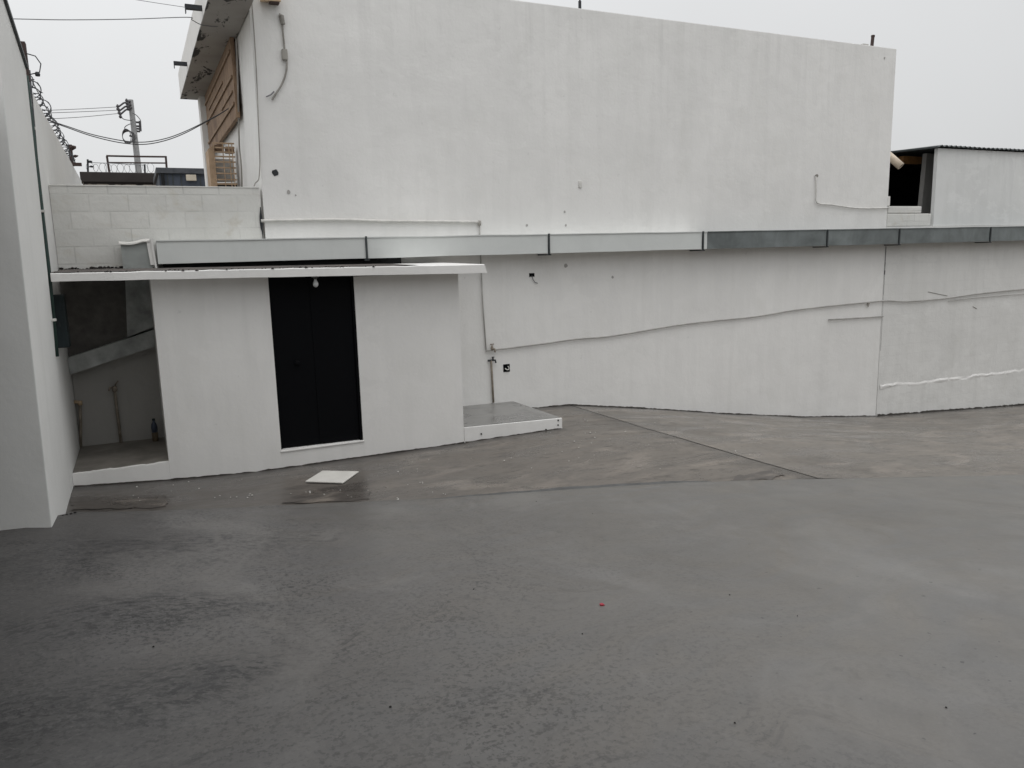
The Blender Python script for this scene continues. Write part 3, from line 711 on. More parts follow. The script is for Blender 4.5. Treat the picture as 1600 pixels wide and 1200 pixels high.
# door: two black sheet leaves in a thin frame
fr = obj('door_frame', MB().box(DL, DL+.018, YS+.02, YS+.1, DB, DT+.02).box(DR-.03, DR, YS+.02, YS+.1, DB-.008, DT+.02).box(DL+.018, DR-.03, YS+.02, YS+.1, DT-.015, DT+.02), M_BLACK, t)
dr = obj('door', MB().box(DL+.02, DL+.50, YS+.045, YS+.08, DB+.012, DT-.018, .004).box(DL+.506, DR-.032, YS+.045, YS+.08, DB+.006, DT-.018, .004).box(DL+.47, DL+.53, YS+.038, YS+.0445, DB+.03, DT-.03), M_BLACK, t)
kb = onY(465, 567, YS); obj('handle', MB().lathe((kb.x, YS+.045, kb.z), [(.03, 0), (.03, .01), (.014, .012), (.014, .04), (.028, .045), (.03, .06), (.018, .072)], 14, (0, -1, 0)), M_BLACK, dr)
obj('gap_shade_strip', MB().box(.32, 3.35, 10.50, 10.66, -.20, zb-.004), M_DARK, t)  # solid near-black strip painting in the deep shade of the gap under the gutter
obj('sill', MB().box(DL-.01, DR+.01, YS-.012, YS+.02, DB-.025, DB-.009, .003), M_SHED, t)
# light bulb hanging from the slab in front of the door
lb = onY(493, 441, 9.12)
tb = thing('light_bulb', 'bare pear-shaped light bulb under the shed roof above the black door', 'light bulb', (lb.x, 9.12, lb.z))
zc = rz(lb.x)-.002
obj('socket', MB().lathe((lb.x, 9.12, zc), [(.045, 0), (.045, -.012), (.022, -.014), (.022, -.03), (.016, -.034)], 16), M_SOCK, tb)
obj('bulb', MB().lathe((lb.x, 9.12, zc-.032), [(.015, 0), (.017, -.015), (.029, -.042), (.032, -.060), (.027, -.078), (.014, -.090), (.003, -.094)], 18), M_GLASSW, tb, smooth=True)

# ------------------------------------------------------------------ open bay: grey beam, post, dark panel, taps, bottle
def bay(pl, Y): return [onY(a, b, Y) for a, b in pl]
q = bay([(98, 586), (248, 541), (248, 515), (98, 560)], 10.45)
obj('sloping_beam', MB().poly_ext([(max(p.x, XL+.004) if p.x < 0 else min(p.x, xo-.002), p.y, p.z) for p in q], (0, .2, 0)), M_ROUGHC, None, 'rough grey concrete beam slanting across the open bay', 'beam')
q = bay([(199, 527), (250, 510), (250, 430), (195, 430)], 10.47)
obj('concrete_post', MB().poly_ext([(min(p.x, xo-.002), p.y, min(p.z, -.19)) for p in q], (0, .2, 0)), M_ROUGHC, None, 'rough grey concrete post above the slanting beam in the open bay', 'post')
q = bay([(90, 584), (199, 546), (199, 428), (90, 428)], 10.60)
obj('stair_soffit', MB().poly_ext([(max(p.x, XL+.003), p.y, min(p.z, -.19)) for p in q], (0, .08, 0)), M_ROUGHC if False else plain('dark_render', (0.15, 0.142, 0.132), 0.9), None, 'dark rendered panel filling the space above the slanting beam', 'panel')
def tap_pipe(pts, label, elbow):
    t = thing('water_pipe', label, 'pipe', pts[-1], 'old tap pipes in the open bay')
    obj('pipe', MB().tube(pts, .017), M_OLDPIPE, t, smooth=True)
    e = pts[0]
    if elbow: obj('elbow', MB().tube([e+Vector((0, 0, .0)), e+Vector((-.03, 0, .012)), e+Vector((-.20, 0, .01))], .02).lathe(e-Vector((0, 0, .03)), [(.026, 0), (.026, .05)], 10), M_TAN, t, smooth=True)
    else: obj('tap', MB().lathe(e-Vector((0, 0, .03)), [(.024, 0), (.03, .01), (.03, .06), (.018, .07)], 10).tube([e+Vector((0, 0, .02)), e+Vector((-.05, -.05, .03)), e+Vector((-.06, -.06, -.01))], .012).tube([e+Vector((.01, 0, .05)), e+Vector((.05, -.02, .1))], .009), M_OLDPIPE, t, smooth=True)
tap_pipe([onY(179, 608, 10.62), onY(184, 650, 10.63), Vector((onY(189, 689, 10.63).x, 10.63, -2.225))], 'old tap pipe rising from the bay floor behind the middle of the opening', False)
tap_pipe([onY(125, 629, 10.62), onY(126, 660, 10.63), Vector((onY(125, 690, 10.63).x, 10.63, -2.225))], 'old pipe with a side elbow in the left corner of the bay', True)
b = onY(243, 686, 10.5); b.z = -2.227
b.x = min(b.x, xo-.06)
t = thing('plastic_bottle', 'small blue and brown plastic bottle on the bay floor against the back wall', 'bottle', b)
obj('base', MB().lathe(b, [(.034, 0), (.037, .01), (.037, .11), (.034, .115)], 14), M_PETO, t, smooth=True)
obj('body', MB().lathe(b+Vector((0, 0, .1155)), [(.036, 0), (.037, .07), (.03, .105), (.014, .135), (.014, .15)], 14), M_PETB, t, smooth=True)
obj('cap', MB().lathe(b+Vector((0, 0, .266)), [(.017, 0), (.017, .022)], 12), M_BOX, t)
# electrical box and green conduit on the side wall
t = thing('electrical_box', 'dark teal electrical box in the bay corner below the green conduit', 'electrical box', (-.74, 9.45, -1.0))
zt_, zb_ = onX(90, 455, -.80).z, onX(95, 545, -.80).z
obj('box', MB().box(XL+.003, XL+.115, 9.42, 9.62, zb_+.02, zt_-.02, .01), M_BOX, t)
obj('lid', MB().box(XL+.010, XL+.108, 9.40, 9.418, zb_+.03, zt_-.03, .004), M_BOX, t)
obj('latch', MB().box(XL+.03, XL+.055, 9.388, 9.3985, (zb_+zt_)/2-.05, (zb_+zt_)/2), M_STEEL, t)
c0, c1, c2 = onX(41, 118, -.765), onX(76, 420, -.785), onX(89, 557, -.79)
t = thing('conduit', 'dark green conduit running down the left wall past the shed roof', 'conduit', c2)
obj('pipe', MB().tube([c0, c1, c2], .019), M_GREEN, t, smooth=True)
obj('cable', MB().tube([onX(46, 110, -.80), onX(63, 310, -.80), onX(78, 424, -.80)], .010), M_STEEL, t, smooth=True)
k = onX(62, 300, -.775)
for yy in (200, 330, 500):
    k = onX(lerp([118, 420, 557], [41, 76, 89], yy), yy, -.778); obj('clip', MB().box(k.x-.04, k.x+.025, k.y-.028, k.y+.028, k.z-.012, k.z+.012, .004), M_PIPE, t)

# ------------------------------------------------------------------ concrete step
st = thing('concrete_step', 'low concrete step with white-painted front beside the shed', 'step', (4.45, 10, -2.47))
obj('kerb', MB().hexa([(XR+.002, YS-.004, -2.8), (5.18, YS-.01, -2.8), (5.15, YW+.0, -2.8), (XR+.002, YW+.0, -2.8), (XR+.002, YS-.004, -2.262), (5.18, YS-.01, -2.305), (5.13, YW-.004, -2.300), (XR+.002, YW-.004, -2.272)], .008), M_SHED, st)
def steptop():
    n = NT('wet_step_top'); a = n.noise(n.pos(), 1.6, 5, 0.6, .6); b = n.noise(n.pos(.5, 2, 1), 4, 4)
    col = n.mix(n.rng(a, .35, .65), (0.15, 0.147, 0.142), (0.27, 0.265, 0.255)); col = n.mix(n.math('MULTIPLY', n.rng(b, .55, .7), .6), col, (0.10, .098, .095))
    return n.done(col, n.rng(a, .3, .7, .18, .42), n.bump(b, .08, .01), 0, .5)
mb = MB(); N = 16
gx = []
for i in range(N+1):
    row = []
    for j in range(N+1):
        x = XR+.003+(lerp([0, 1], [5.165, 5.118], j/N)-XR-.003)*i/N; y = YS+.012+(YW-.006-YS-.012)*j/N
        z = lerp([0, 1], [-2.262, -2.305], (x-XR)/1.48)*(1-j/N)+lerp([0, 1], [-2.272, -2.300], (x-XR)/1.45)*(j/N)
        row.append(mb.bm.verts.new((x, y, z+.005)))
    gx.append(row)
for i in range(N):
    for j in range(N): mb.bm.faces.new([gx[i][j], gx[i+1][j], gx[i+1][j+1], gx[i][j+1]])
obj('top', mb, steptop(), st, smooth=True)
for a, b in ((872, 657), (872, 664), (853, 671), (862, 674), (752, 678)):
    obj('chip', MB().disc(onY(a, b, YS-.009), .012, th=.005), M_JOINT, st)

# ------------------------------------------------------------------ left side wall, razor wire
def XW(z): return -.82+.016*(z+2.18)
t = thing('side_wall', 'thick white wall with a dark-capped sloping top at the left edge', 'wall', (-1.6, 8, -2.4))
Yn, Yf, zf, znr = 7.135, 9.0, 1.84, 2.27
TH = 2.6
obj('wall', MB().hexa([(-TH, Yn, -2.9), (XW(-2.9), Yn, -2.9), (XW(-2.9), Yf, -2.9), (-TH, Yf, -2.9), (-TH, Yn, znr), (XW(znr), Yn, znr), (XW(zf), Yf, zf), (-TH, Yf, zf)], .008), M_SIDE, t)
obj('coping', MB().hexa([(-TH, Yn-.02, znr), (XW(znr)+.022, Yn-.02, znr), (XW(zf)+.022, Yf, zf), (-TH, Yf, zf), (-TH, Yn-.02, znr+.04), (XW(znr)+.022, Yn-.02, znr+.04), (XW(zf)+.022, Yf, zf+.04), (-TH, Yf, zf+.04)]), M_TRIM, t)
for k in range(3):
    p = onX(2, 790+k*3, -.822)
t = thing('boundary_wall', 'thin white boundary wall under the razor wire, running away at the left', 'wall', (-.9, 14, -2.5))
obj('wall', MB().hexa([(XL-.15, 9.01, -2.9), (XL, 9.01, -2.9), (XL, 18.6, -2.9), (XL-.15, 18.6, -2.9), (XL-.15, 9.01, 1.86), (XL, 9.01, 1.86), (XL, 18.6, 1.67), (XL-.15, 18.6, 1.67)]), M_SIDE, t)
zz = lambda y: lerp([9.01, 18.6], [1.86, 1.67], y)
obj('pilaster', MB().box(XL, XL+.018, 9.62, 9.74, -.07, 1.82), M_SIDE, t)
t = thing('razor_wire', 'tangled razor wire coil along the top of the left boundary wall', 'razor wire', (XL-.07, 13, 1.75))
mb = MB(); pts = []; rr = random.Random(4)
for i in range(900):
    y = 10.0+6.6*i/900; a = i*2*math.pi/34+1.2*mnoise.noise(Vector((y*1.5, 4, 0))); R = .085+.06*mnoise.noise(Vector((y*3, 0, 0)))
    pts.append((XL-.05+R*math.cos(a), y, zz(y)+.10+R*math.sin(a)))
mb.tube(pts, .006, 4)
for i in range(0, 900, 5):
    p = Vector(pts[i]); d = Vector((rr.uniform(-1, 1), rr.uniform(-1, 1), rr.uniform(-1, 1))).normalized()*.028
    e = d.cross(Vector((0.3, 1, .2))).normalized()*.009; mb.quad(p-d, p+e, p+d, p-e)
obj('coil', mb, M_STEEL, t)
obj('strand', MB().tube(sag((XL-.02, 9.6, 2.06), (XL-.02, 16.4, 1.98), .03), .006, 5), M_WIREG, t)
p = onX(42, 112, XL+.02); y0 = 9.35
obj('post', MB().box(XL-.06, XL+.06, y0-.05, y0+.05, 1.80, 2.16, .004), M_RUST, t)
obj('insulator', MB().tube([(XL+.05, y0, 2.06), (XL+.13, y0, 2.04), (XL+.17, y0, 1.97), (XL+.15, y0, 1.89), (XL+.06, y0, 1.86)], .0055).lathe((XL+.13, y0, 1.85), [(.02, 0), (.024, .02), (.016, .04)], 10), M_STEEL, t)
y1 = 16.2
obj('post', MB().box(XL-.04, XL+.02, y1-.03, y1+.03, zz(y1)-.01, zz(y1)+.36).box(XL-.10, XL+.14, y1-.035, y1+.035, zz(y1)-.005, zz(y1)+.05).lump((XL+.02, y1, zz(y1)+.32), .07).lump((XL+.05, y1, zz(y1)+.17), .045), M_RUST, t)

# ------------------------------------------------------------------ pipes and cables on the building wall
def run(name, label, cat, pix, r, mat, dy=0.03, group=None, n=5, extra=None, mid=None):
    pts = [onY(a, b, YW-dy) for a, b in pix]
    pts = smooth_pts(pts, n) if n > 1 else pts
    t = thing(name, label, cat, min(pts, key=lambda p: p.z), group)
    obj('pipe' if 'pipe' in name else 'cable', MB().tube(pts, r), mat, t, smooth=True)
    return t
t = run('water_pipe', 'white pipe along the building wall just above the gutter, left half', 'pipe', [(408, 345), (470, 344), (540, 343.5), (600, 345.5), (680, 346), (748, 347)], .019, M_PIPE)
a = onY(749.5, 352, YW-.03); obj('elbow', MB().lathe(onY(749, 347, YW-.03)-Vector((0, 0, .05)), [(.026, 0), (.026, .07)], 10), M_PIPED, t, smooth=True)
obj('drop', MB().tube([onY(749, 349, YW-.03), onY(750, 380, YW-.03), onY(754, 470, YW-.025), onY(759.5, 547, YW-.025)], .010), M_PIPEM, t, smooth=True)
t = run('water_pipe', 'long grey pipe climbing the lower wall from the corner tap to the right edge', 'pipe',
    [(759, 548), (800, 543.5), (850, 537), (900, 530), (950, 526), (1000, 518), (1060, 508), (1120, 501), (1180, 495), (1240, 485), (1300, 478), (1355, 472.5), (1385, 470), (1420, 471), (1480, 466), (1530, 459), (1600, 452), (1680, 447)], .012, M_PIPEM)
e = onY(769, 545, YW-.035); obj('tap', MB().lathe(e-Vector((0, .0, .02)), [(.02, 0), (.024, .03), (.014, .05), (.014, .075)], 10).tube([e, e+Vector((.02, -.05, 0)), e+Vector((.02, -.06, -.05))], .013).tube([e+Vector((-.03, 0, .07)), e+Vector((.03, 0, .07))], .008), M_OLDPIPE, t, smooth=True)
e2 = onY(1357, 474, YW-.03); obj('joint', MB().tube([e2, e2-Vector((0, 0, .07))], .012).lathe(e2-Vector((.02, 0, .0)), [(.022, 0), (.022, .04)], 10, (1, 0, 0)), M_PIPED, t)
t = run('tap_pipe', 'upright pipe stub with a small tap, standing on the concrete step', 'pipe', [(767.5, 563), (769, 590), (771, 629)], .016, M_OLDPIPE, n=1)
e = onY(768, 563, YW-.03); obj('tap', MB().tube([e+Vector((-.06, 0, .0)), e, e+Vector((.05, -.03, .0)), e+Vector((.055, -.035, -.04))], .014).lathe(e+Vector((.02, -.01, .01)), [(.012, 0), (.012, .03), (.02, .034), (.02, .044)], 10), M_STEEL, t, smooth=True)
t = run('wall_cable', 'thin white cable with a bend on the wall above the gutter at right', 'cable', [(1275, 275), (1275.5, 300), (1276.5, 317), (1300, 320), (1335, 325), (1365, 325.5), (1390, 324.5)], .012, M_PIPE, n=3)
obj('cable_end', MB().disc(onY(1275, 275, YW-.012), .03, th=.03), M_PIPED, t)
run('short_pipe', 'short straight pipe under the long grey pipe beside the wall crack', 'pipe', [(1295, 499.5), (1340, 497), (1380, 494.5)], .012, M_PIPEM, n=1)
run('thin_cable', 'thin cable branching below the long grey pipe at the far right', 'cable', [(1482, 470.5), (1530, 465), (1600, 459.5), (1660, 456)], .007, M_PIPEM)
# flush boxes
a = onY(831, 429.5, YW-.004)
t = thing('junction_box', 'tiny black wall box with a wire tail just under the gutter', 'wall box', a)
obj('box', MB().box(a.x-.045, a.x+.045, YW-.006, YW-.001, a.z-.026, a.z+.026), M_BLACK, t)
obj('rim', MB().box(a.x-.052, a.x+.052, YW-.004, YW-.0012, a.z-.033, a.z-.0262), M_GREYW, t)
obj('wire', MB().tube([onY(831, 431, YW-.012), onY(833, 437, YW-.02), onY(836, 441, YW-.02), onY(840, 442.5, YW-.02)], .006, 5), M_WIREG, t)
a = onY(791.5, 575, YW-.004)
t = thing('outlet_box', 'square black outlet box with a loose wire loop on the wall above the step', 'outlet', a)
obj('box', MB().box(a.x-.055, a.x+.055, YW-.006, YW-.001, a.z-.06, a.z+.06, .002), M_BLACK, t)
obj('wire', MB().tube(smooth_pts([a+Vector((-.03, -.012, .0)), a+Vector((-.01, -.02, -.02)), a+Vector((.02, -.02, -.025)), a+Vector((.03, -.02, 0)), a+Vector((.015, -.02, .03))]), .008, 6), M_PIPE, t)
# cable with box high on the wall
t = thing('hanging_cable', 'loose cable hanging from a clamp and inline box high on the wall', 'cable', onY(444, 93, YW-.02))
obj('clamp', MB().tube([onY(436, 24, YW-.03), onY(440, 25, YW-.03), onY(442, 38, YW-.03)], .03), M_PIPED, t)
obj('wire', MB().tube(smooth_pts([onY(440, 30, YW-.03), onY(443, 60, YW-.03), onY(445, 80, YW-.03), onY(448, 95, YW-.03), onY(447, 112, YW-.03), onY(441, 130, YW-.03), onY(432, 145, YW-.03), onY(425, 156, YW-.03)]), .012), M_PIPED, t)
a = onY(444.5, 85, YW-.03); obj('inline_box', MB().box(a.x-.035, a.x+.035, YW-.07, YW-.003, a.z-.07, a.z+.06, .012), M_PIPED, t)
obj('tail', MB().tube(smooth_pts([onY(428, 143, YW-.03), onY(423, 148, YW-.04), onY(416, 151, YW-.05)]), .009, 6), M_WIREG, t)
run('corner_cable', 'thin cable running down the building corner and hooking in at its foot', 'cable', [(393, 0), (397, 50), (401, 120), (404, 200), (406, 250), (405, 275), (403, 282), (399, 286), (397, 291)], .007, M_PIPED)
a = onY(421, 0, YW)
t = thing('floodlight', 'tan floodlight housing at the top edge of the photo, on the building wall', 'light fitting', a)
obj('housing', MB().hexa([(a.x-.12, YW-.14, a.z-.055), (a.x+.12, YW-.14, a.z-.045), (a.x+.12, YW-.002, a.z-.03), (a.x-.12, YW-.002, a.z-.04), (a.x-.11, YW-.10, a.z+.14), (a.x+.11, YW-.10, a.z+.14), (a.x+.11, YW-.002, a.z+.14), (a.x-.11, YW-.002, a.z+.14)], .015), M_TAN, t)
obj('lens', MB().box(a.x-.02, a.x+.10, YW-.13, YW-.03, a.z-.066, a.z-.05, .006), M_RUST, t)
# cables on the side face of the building
def srun(label, pix, X=1.53, r=.012, mat=M_PIPED):
    pts = smooth_pts([onX(a, b, X) for a, b in pix], 4); t = thing('side_cable', label, 'cable', pts[-1]); obj('cable', MB().tube(pts, r, 6), mat, t, smooth=True)
srun('grey cable down the side face of the building beside the reed screen', [(369, 60), (371, 110), (373, 190), (374, 230), (377, 260), (378, 292)])

# ------------------------------------------------------------------ wooden rack on the side of the building
YC = 12.86
a, b = onY(332, 222, YC), onY(371, 292, YC)
t = thing('timber_rack', 'small timber slat rack stacked below the reed screen behind the block wall', 'rack', (1.35, YC, b.z))
zt1, zb1, xl, xr = a.z, b.z-.25, a.x, 1.545
obj('side_panel', MB().hexa([(xl-.07, YC+.02, zb1), (xl+.02, YC+.02, zb1), (xl+.02, YC+.5, zb1), (xl-.07, YC+.5, zb1), (xl-.07, YC+.02, zt1-.10), (xl+.02, YC+.02, zt1-.04), (xl+.02, YC+.5, zt1-.04), (xl-.07, YC+.5, zt1-.10)]), M_WOOD, t)
mb = MB()
for f in (0, .1, .2, .3, .42, .55, .68, .82, .92): mb.box(xl, xr, YC, YC+.018, zt1-(zt1-b.z)*f-.022, zt1-(zt1-b.z)*f)
obj('slats', mb, M_WOOD, t)
mb = MB()
for x in (xl, xl+.13, xl+.22, xr-.045): mb.box(x, x+.014, YC-.012, YC-.001, zb1, zt1)
obj('uprights', mb, M_WOOD, t)
obj('back_panel', MB().box(xl+.03, xr, YC+.35, YC+.37, b.z+.10, zt1-.2), M_WHITEM, t)
obj('lower_shelf', MB().box(xl+.02, xr, YC+.05, YC+.34, b.z-.02, b.z+.06), M_BROWN, t)
obj('top_clutter', MB().box(xl+.03, xl+.16, YC+.06, YC+.2, zt1-.12, zt1-.03).box(xl+.19, xl+.31, YC+.05, YC+.22, zt1-.14, zt1-.05), M_REED, t)

# ------------------------------------------------------------------ background: houses, railing, razor wire, pole, lines
YB = 22
def bp(px, py, Y=YB): return onY(px, py, Y)
t = thing('brown_house', 'distant house with dark brown parapet and tan plaster below, beyond the block wall', 'house', (0, YB+2, -2.4))
a, b = bp(124, 268), bp(262, 269)
obj('wall', MB().box(a.x+.05, b.x+2, YB+.06, YB+5, -4.7, bp(190, 285).z), M_PLAST, t)
obj('parapet', MB().box(a.x, b.x+2.1, YB, YB+5.1, bp(190, 285).z, a.z, .02), M_BROWN, t)
mb = MB(); prev = None
for i in range(60):
    x = a.x+.06+(b.x-a.x)*i/59; zt_p = bp(190, 285).z+.01; dd = .05+.09*max(0, mnoise.noise(Vector((x*5, 2, 0)))+.3*mnoise.noise(Vector((x*17, 2, 0))))
    vv = [mb.bm.verts.new(q) for q in ((x, YB+.05, zt_p), (x, YB+.05, zt_p-dd))]
    if prev: mb.bm.faces.new([prev[0], vv[0], vv[1], prev[1]])
    prev = vv
obj('ragged_plaster', mb, M_BROWN, t)
t = thing('blue_house', 'dark blue-grey clad house front with a cream panel, beyond the block wall', 'house', (1.5, 20, -2.4))
YH = 19.0; a, b = bp(247, 262, YH), bp(326, 262, YH)
obj('wall', MB().box(a.x, b.x+3, YH, YH+2.6, -4.7, a.z-.12), M_BLUE, t)
obj('roof_edge', MB().box(a.x-.05, b.x+3.1, YH-.06, YH+2.7, a.z-.12, a.z, .01), M_BROWN if False else plain('blue_grey_trim', (.075, .08, .09), .6), t)
c = bp(254, 280, YH); obj('downpipe', MB().box(c.x-.03, c.x+.04, YH-.05, YH-.002, -2, a.z-.13), M_DARK, t)
c0, c1 = bp(290, 273, YH), bp(307, 283, YH); obj('panel', MB().box(c0.x, c1.x, YH-.06, YH-.003, c1.z, c0.z, .015), M_CREAM, t)
for px in (262, 270, 283, 313): c = bp(px, 280, YH); obj('seam', MB().box(c.x-.012, c.x+.012, YH-.015, YH-.002, -2, a.z-.121), M_TRIM, t)
YQ = 23.0
t = thing('roof_railing', 'rusty metal railing frame on the brown house roof', 'railing', bp(212, 268, YQ))
P = lambda px, py: bp(px, py, YQ)
for px0, px1 in ((167, 171), (259, 261)): obj('post', MB().tube([P(px0, 244), P(px1, 270)], .03, 6), M_RUST, t)
obj('rail', MB().tube([P(166, 243.5), P(212, 244.5), P(260, 245)], .025, 6), M_RUST, t)
obj('rail', MB().tube([P(169, 254), P(259, 254.8)], .02, 6), M_RUST, t)
t = thing('wire_fence', 'looped razor wire between thin posts on the brown house parapet', 'razor wire', bp(190, 268, YB))
for px in (137, 226): obj('post', MB().tube([bp(px, 249 if px < 200 else 257, YB+.2), bp(px+.5, 270, YB+.2)], .025, 6), M_STEEL, t)
for q in ((141, 252.5), (142.5, 260.5)): obj('insulator', MB().lump(bp(*q, YB+.2), .05), M_STEEL, t)
mb = MB(); pts = []
for i in range(200):
    px = 139+(243-139)*i/200; an = i*2*math.pi/18; q = bp(px, 262, YB+.3); k_ = 1+.7*mnoise.noise(Vector((i*.09, 0, 0))); pts.append(q+Vector((.10*k_*math.cos(an), 0, .12*k_*math.sin(an)-.04)))
mb.tube(pts, .0045, 4); mb.tube([bp(137, 254, YB+.2), bp(172, 255, YB+.2), bp(226, 258, YB+.2)], .008, 4)
obj('coil', mb, M_WIREG, t)
YP = 30
t = thing('utility_pole', 'grey concrete utility pole with cross-arms and cable coil beyond the houses', 'utility pole', bp(218, 270, YP)-Vector((0, 0, 5.3)))
top, bot = bp(204, 156, YP), bp(216, 262, YP)
d = (bot-top); foot = top+d*((top.z+4.7)/(top.z-bot.z))
obj('pole', MB().tube([top, foot], .085, 10, .17), M_CONPOLE, t, smooth=True)
def arm(p, q): return [bp(*p, YP), bp(*q, YP)]
for p, m_, q in (((204, 158), (193, 161), (185, 167)), ((205, 163), (195, 167), (187, 173)), ((206, 168), (196, 172), (188, 179))):
    obj('cross_arm', MB().tube([bp(*p, YP-.1), bp(*m_, YP-.1), bp(*q, YP-.1)], .03, 6), M_FIT, t)
for p in ((184, 168), (186, 174), (188, 180), (198, 159), (199, 164), (200, 168)):
    obj('insulator', MB().lathe(bp(*p, YP-.1)-Vector((0, 0, .1)), [(.03, 0), (.055, .05), (.03, .1), (.05, .14), (.02, .2)], 8), M_FIT, t)
mb = MB()
for y in (191, 197, 201, 205): mb.tube(arm((207, y-.5), (219, y+.5)), .035, 6)
mb.tube(arm((218.5, 189), (219.5, 205)), .045, 6)
obj('switch_rack', mb, M_FIT, t)
mb = MB(); c = bp(198, 213, YP-.2)
for k in range(5):
    rx, rz_ = .13+.02*k, .24-.015*k
    mb.tube([c+Vector((rx*math.cos(i*math.pi/10)+.02*k, 0.03*k, rz_*math.sin(i*math.pi/10))) for i in range(21)], .012, 5)
mb.tube(arm((202, 212), (210, 214)), .03, 5)
obj('cable_coil', mb, M_FIT, t)
mb = MB()
mb.tube(smooth_pts([bp(*p, YP-.15) for p in ((188, 180), (193, 186), (203, 188), (207, 187))]), .014, 4)
mb.tube(smooth_pts([bp(*p, YP-.15) for p in ((206, 176), (213, 180), (219, 187), (219.5, 191))]), .014, 4)
mb.tube(smooth_pts([bp(*p, YP-.15) for p in ((196, 205), (195, 199), (200, 195), (206, 193))]), .014, 4)
obj('jumper_wire', mb, M_WIREG, t)
for k, (p, m_, q, w) in enumerate((((184, 167), (130, 170), (60, 173), 'highest'), ((186, 172), (130, 174.5), (60, 177), 'middle'), ((188, 177), (125, 183), (50, 187), 'lowest'))):
    obj('power_line', MB().tube(smooth_pts([bp(*p, YP-.1), bp(*m_, YP-1), bp(*q, YP-2)], 8), .009, 4), M_WIREG, None, f'{w} of the three thin power lines left of the utility pole', 'power line', 'power lines from the utility pole')
YV = 12.6
for k, (off, lab) in enumerate(((0, 'upper black cable sagging from the boundary wall to the reed screen'), (1, 'lower black cable sagging from the boundary wall to the reed screen'))):
    pix = [(60, 178), (78, 188+off), (110, 199+2*off), (140, 209+2.5*off), (175, 217+3.5*off), (205, 221.5+3.5*off), (232, 221.5+3.5*off), (262, 215.5+3*off), (290, 205+2.5*off), (320, 190.5+1.2*off), (345, 177+.6*off), (362, 166)]
    obj('sagging_cable', MB().tube(smooth_pts([onY(p[0], p[1], YV-.0+.02*k) for p in pix]), .007, 6), M_WIRE, None, lab, 'cable', 'cables sagging over the block wall')
obj('overhead_wire', MB().tube(smooth_pts([onY(-60, 29, 10.9), onY(18, 29.5, 11.0), onY(100, 31, 11.1), onY(200, 30, 11.2), onY(292, 27, 11.25), onY(300, 31, 11.3), onY(316, 39, 11.35), onY(340, 41.5, 11.5), onY(364, 40, 11.7)]), .0055, 5), M_WIREG, None, 'taut overhead wire crossing the sky to the canopy edge', 'wire')
obj('overhead_wire', MB().tube([onY(150, -14, 11.6), onY(215, 0, 11.5), onY(250, 5.5, 11.4), onY(287, 11, 11.3), onY(302, 12, 11.25)], .0035, 5), M_WIREG, None, 'faint slanting overhead wire at the top of the sky by the canopy', 'wire')

# ------------------------------------------------------------------ ragged unpainted foot of the walls
M_FOOT = plain('bare_damp_foot', (0.060, 0.054, 0.048), 0.9, var=0.4, scale=14)
M_SPLASH = plain('splash_dirt', (0.40, 0.385, 0.355), 0.9, var=0.25, scale=10)
def foot(parent, xa, xb, Y, h, mat, name, seed, d=.003):
    mb = MB(); prev = None; n = int((xb-xa)/.035)
    for i in range(n+1):
        x = xa+(xb-xa)*i/n; z0 = floor_z(x, Y)
        hh = max(.002, h*(0.6+.5*mnoise.noise(Vector((x*1.7, seed, 0)))+.5*mnoise.noise(Vector((x*8, seed, 3)))+.4*mnoise.noise(Vector((x*23, seed, 9)))))
        vv = [mb.bm.verts.new(q) for q in ((x, Y-d, z0-.05), (x, Y-d, z0+hh), (x, Y-.0005, z0+hh+.003))]
        if prev:
            mb.bm.faces.new([prev[0], vv[0], vv[1], prev[1]]); mb.bm.faces.new([prev[1], vv[1], vv[2], prev[2]])
        prev = vv
    return obj(name, mb, mat, parent)
O_ = bpy.data.objects
foot(O_['white_building'], 5.2, 13.26, YW, .022, M_FOOT, 'bare_foot', 1, .004)
foot(O_['yard_wall'], 13.30, 26, YW-.018, .045, M_FOOT, 'bare_foot', 2, .004)
foot(O_['white_shed'], xo, XR, YS, .016, M_FOOT, 'bare_foot', 3, .004)
foot(O_['white_shed'], XL+.01, xo, YS, .014, M_FOOT, 'bare_foot', 4, .004)
foot(O_['concrete_step'], XR+.01, 5.17, YS-.008, .012, M_FOOT, 'bare_foot', 5, .004)
def slab_zl(x):
    return -2.18+.19*min(.45, max(0, XL-x))
mb = MB(); prev = None
for i in range(40):
    x = -2.2+(XL-.01+2.2)*i/39; z0 = slab_zl(x); hh = .012+.010*mnoise.noise(Vector((x*9, 1, 0)))+.008*mnoise.noise(Vector((x*30, 1, 0)))
    vv = [mb.bm.verts.new(q) for q in ((x, Yn-.004, z0-.1), (x, Yn-.004, z0+hh))]
    if prev: mb.bm.faces.new([prev[0], vv[0], vv[1], prev[1]])
    prev = vv
obj('bare_foot', mb, M_FOOT, O_['side_wall'])
mb = MB()
for k in range(5): mb.lump((XL+.01+.03*k, 7.58+.02*k, -2.185), .014)
obj('mortar_crumbs', mb, M_JOINT, O_['side_wall'])

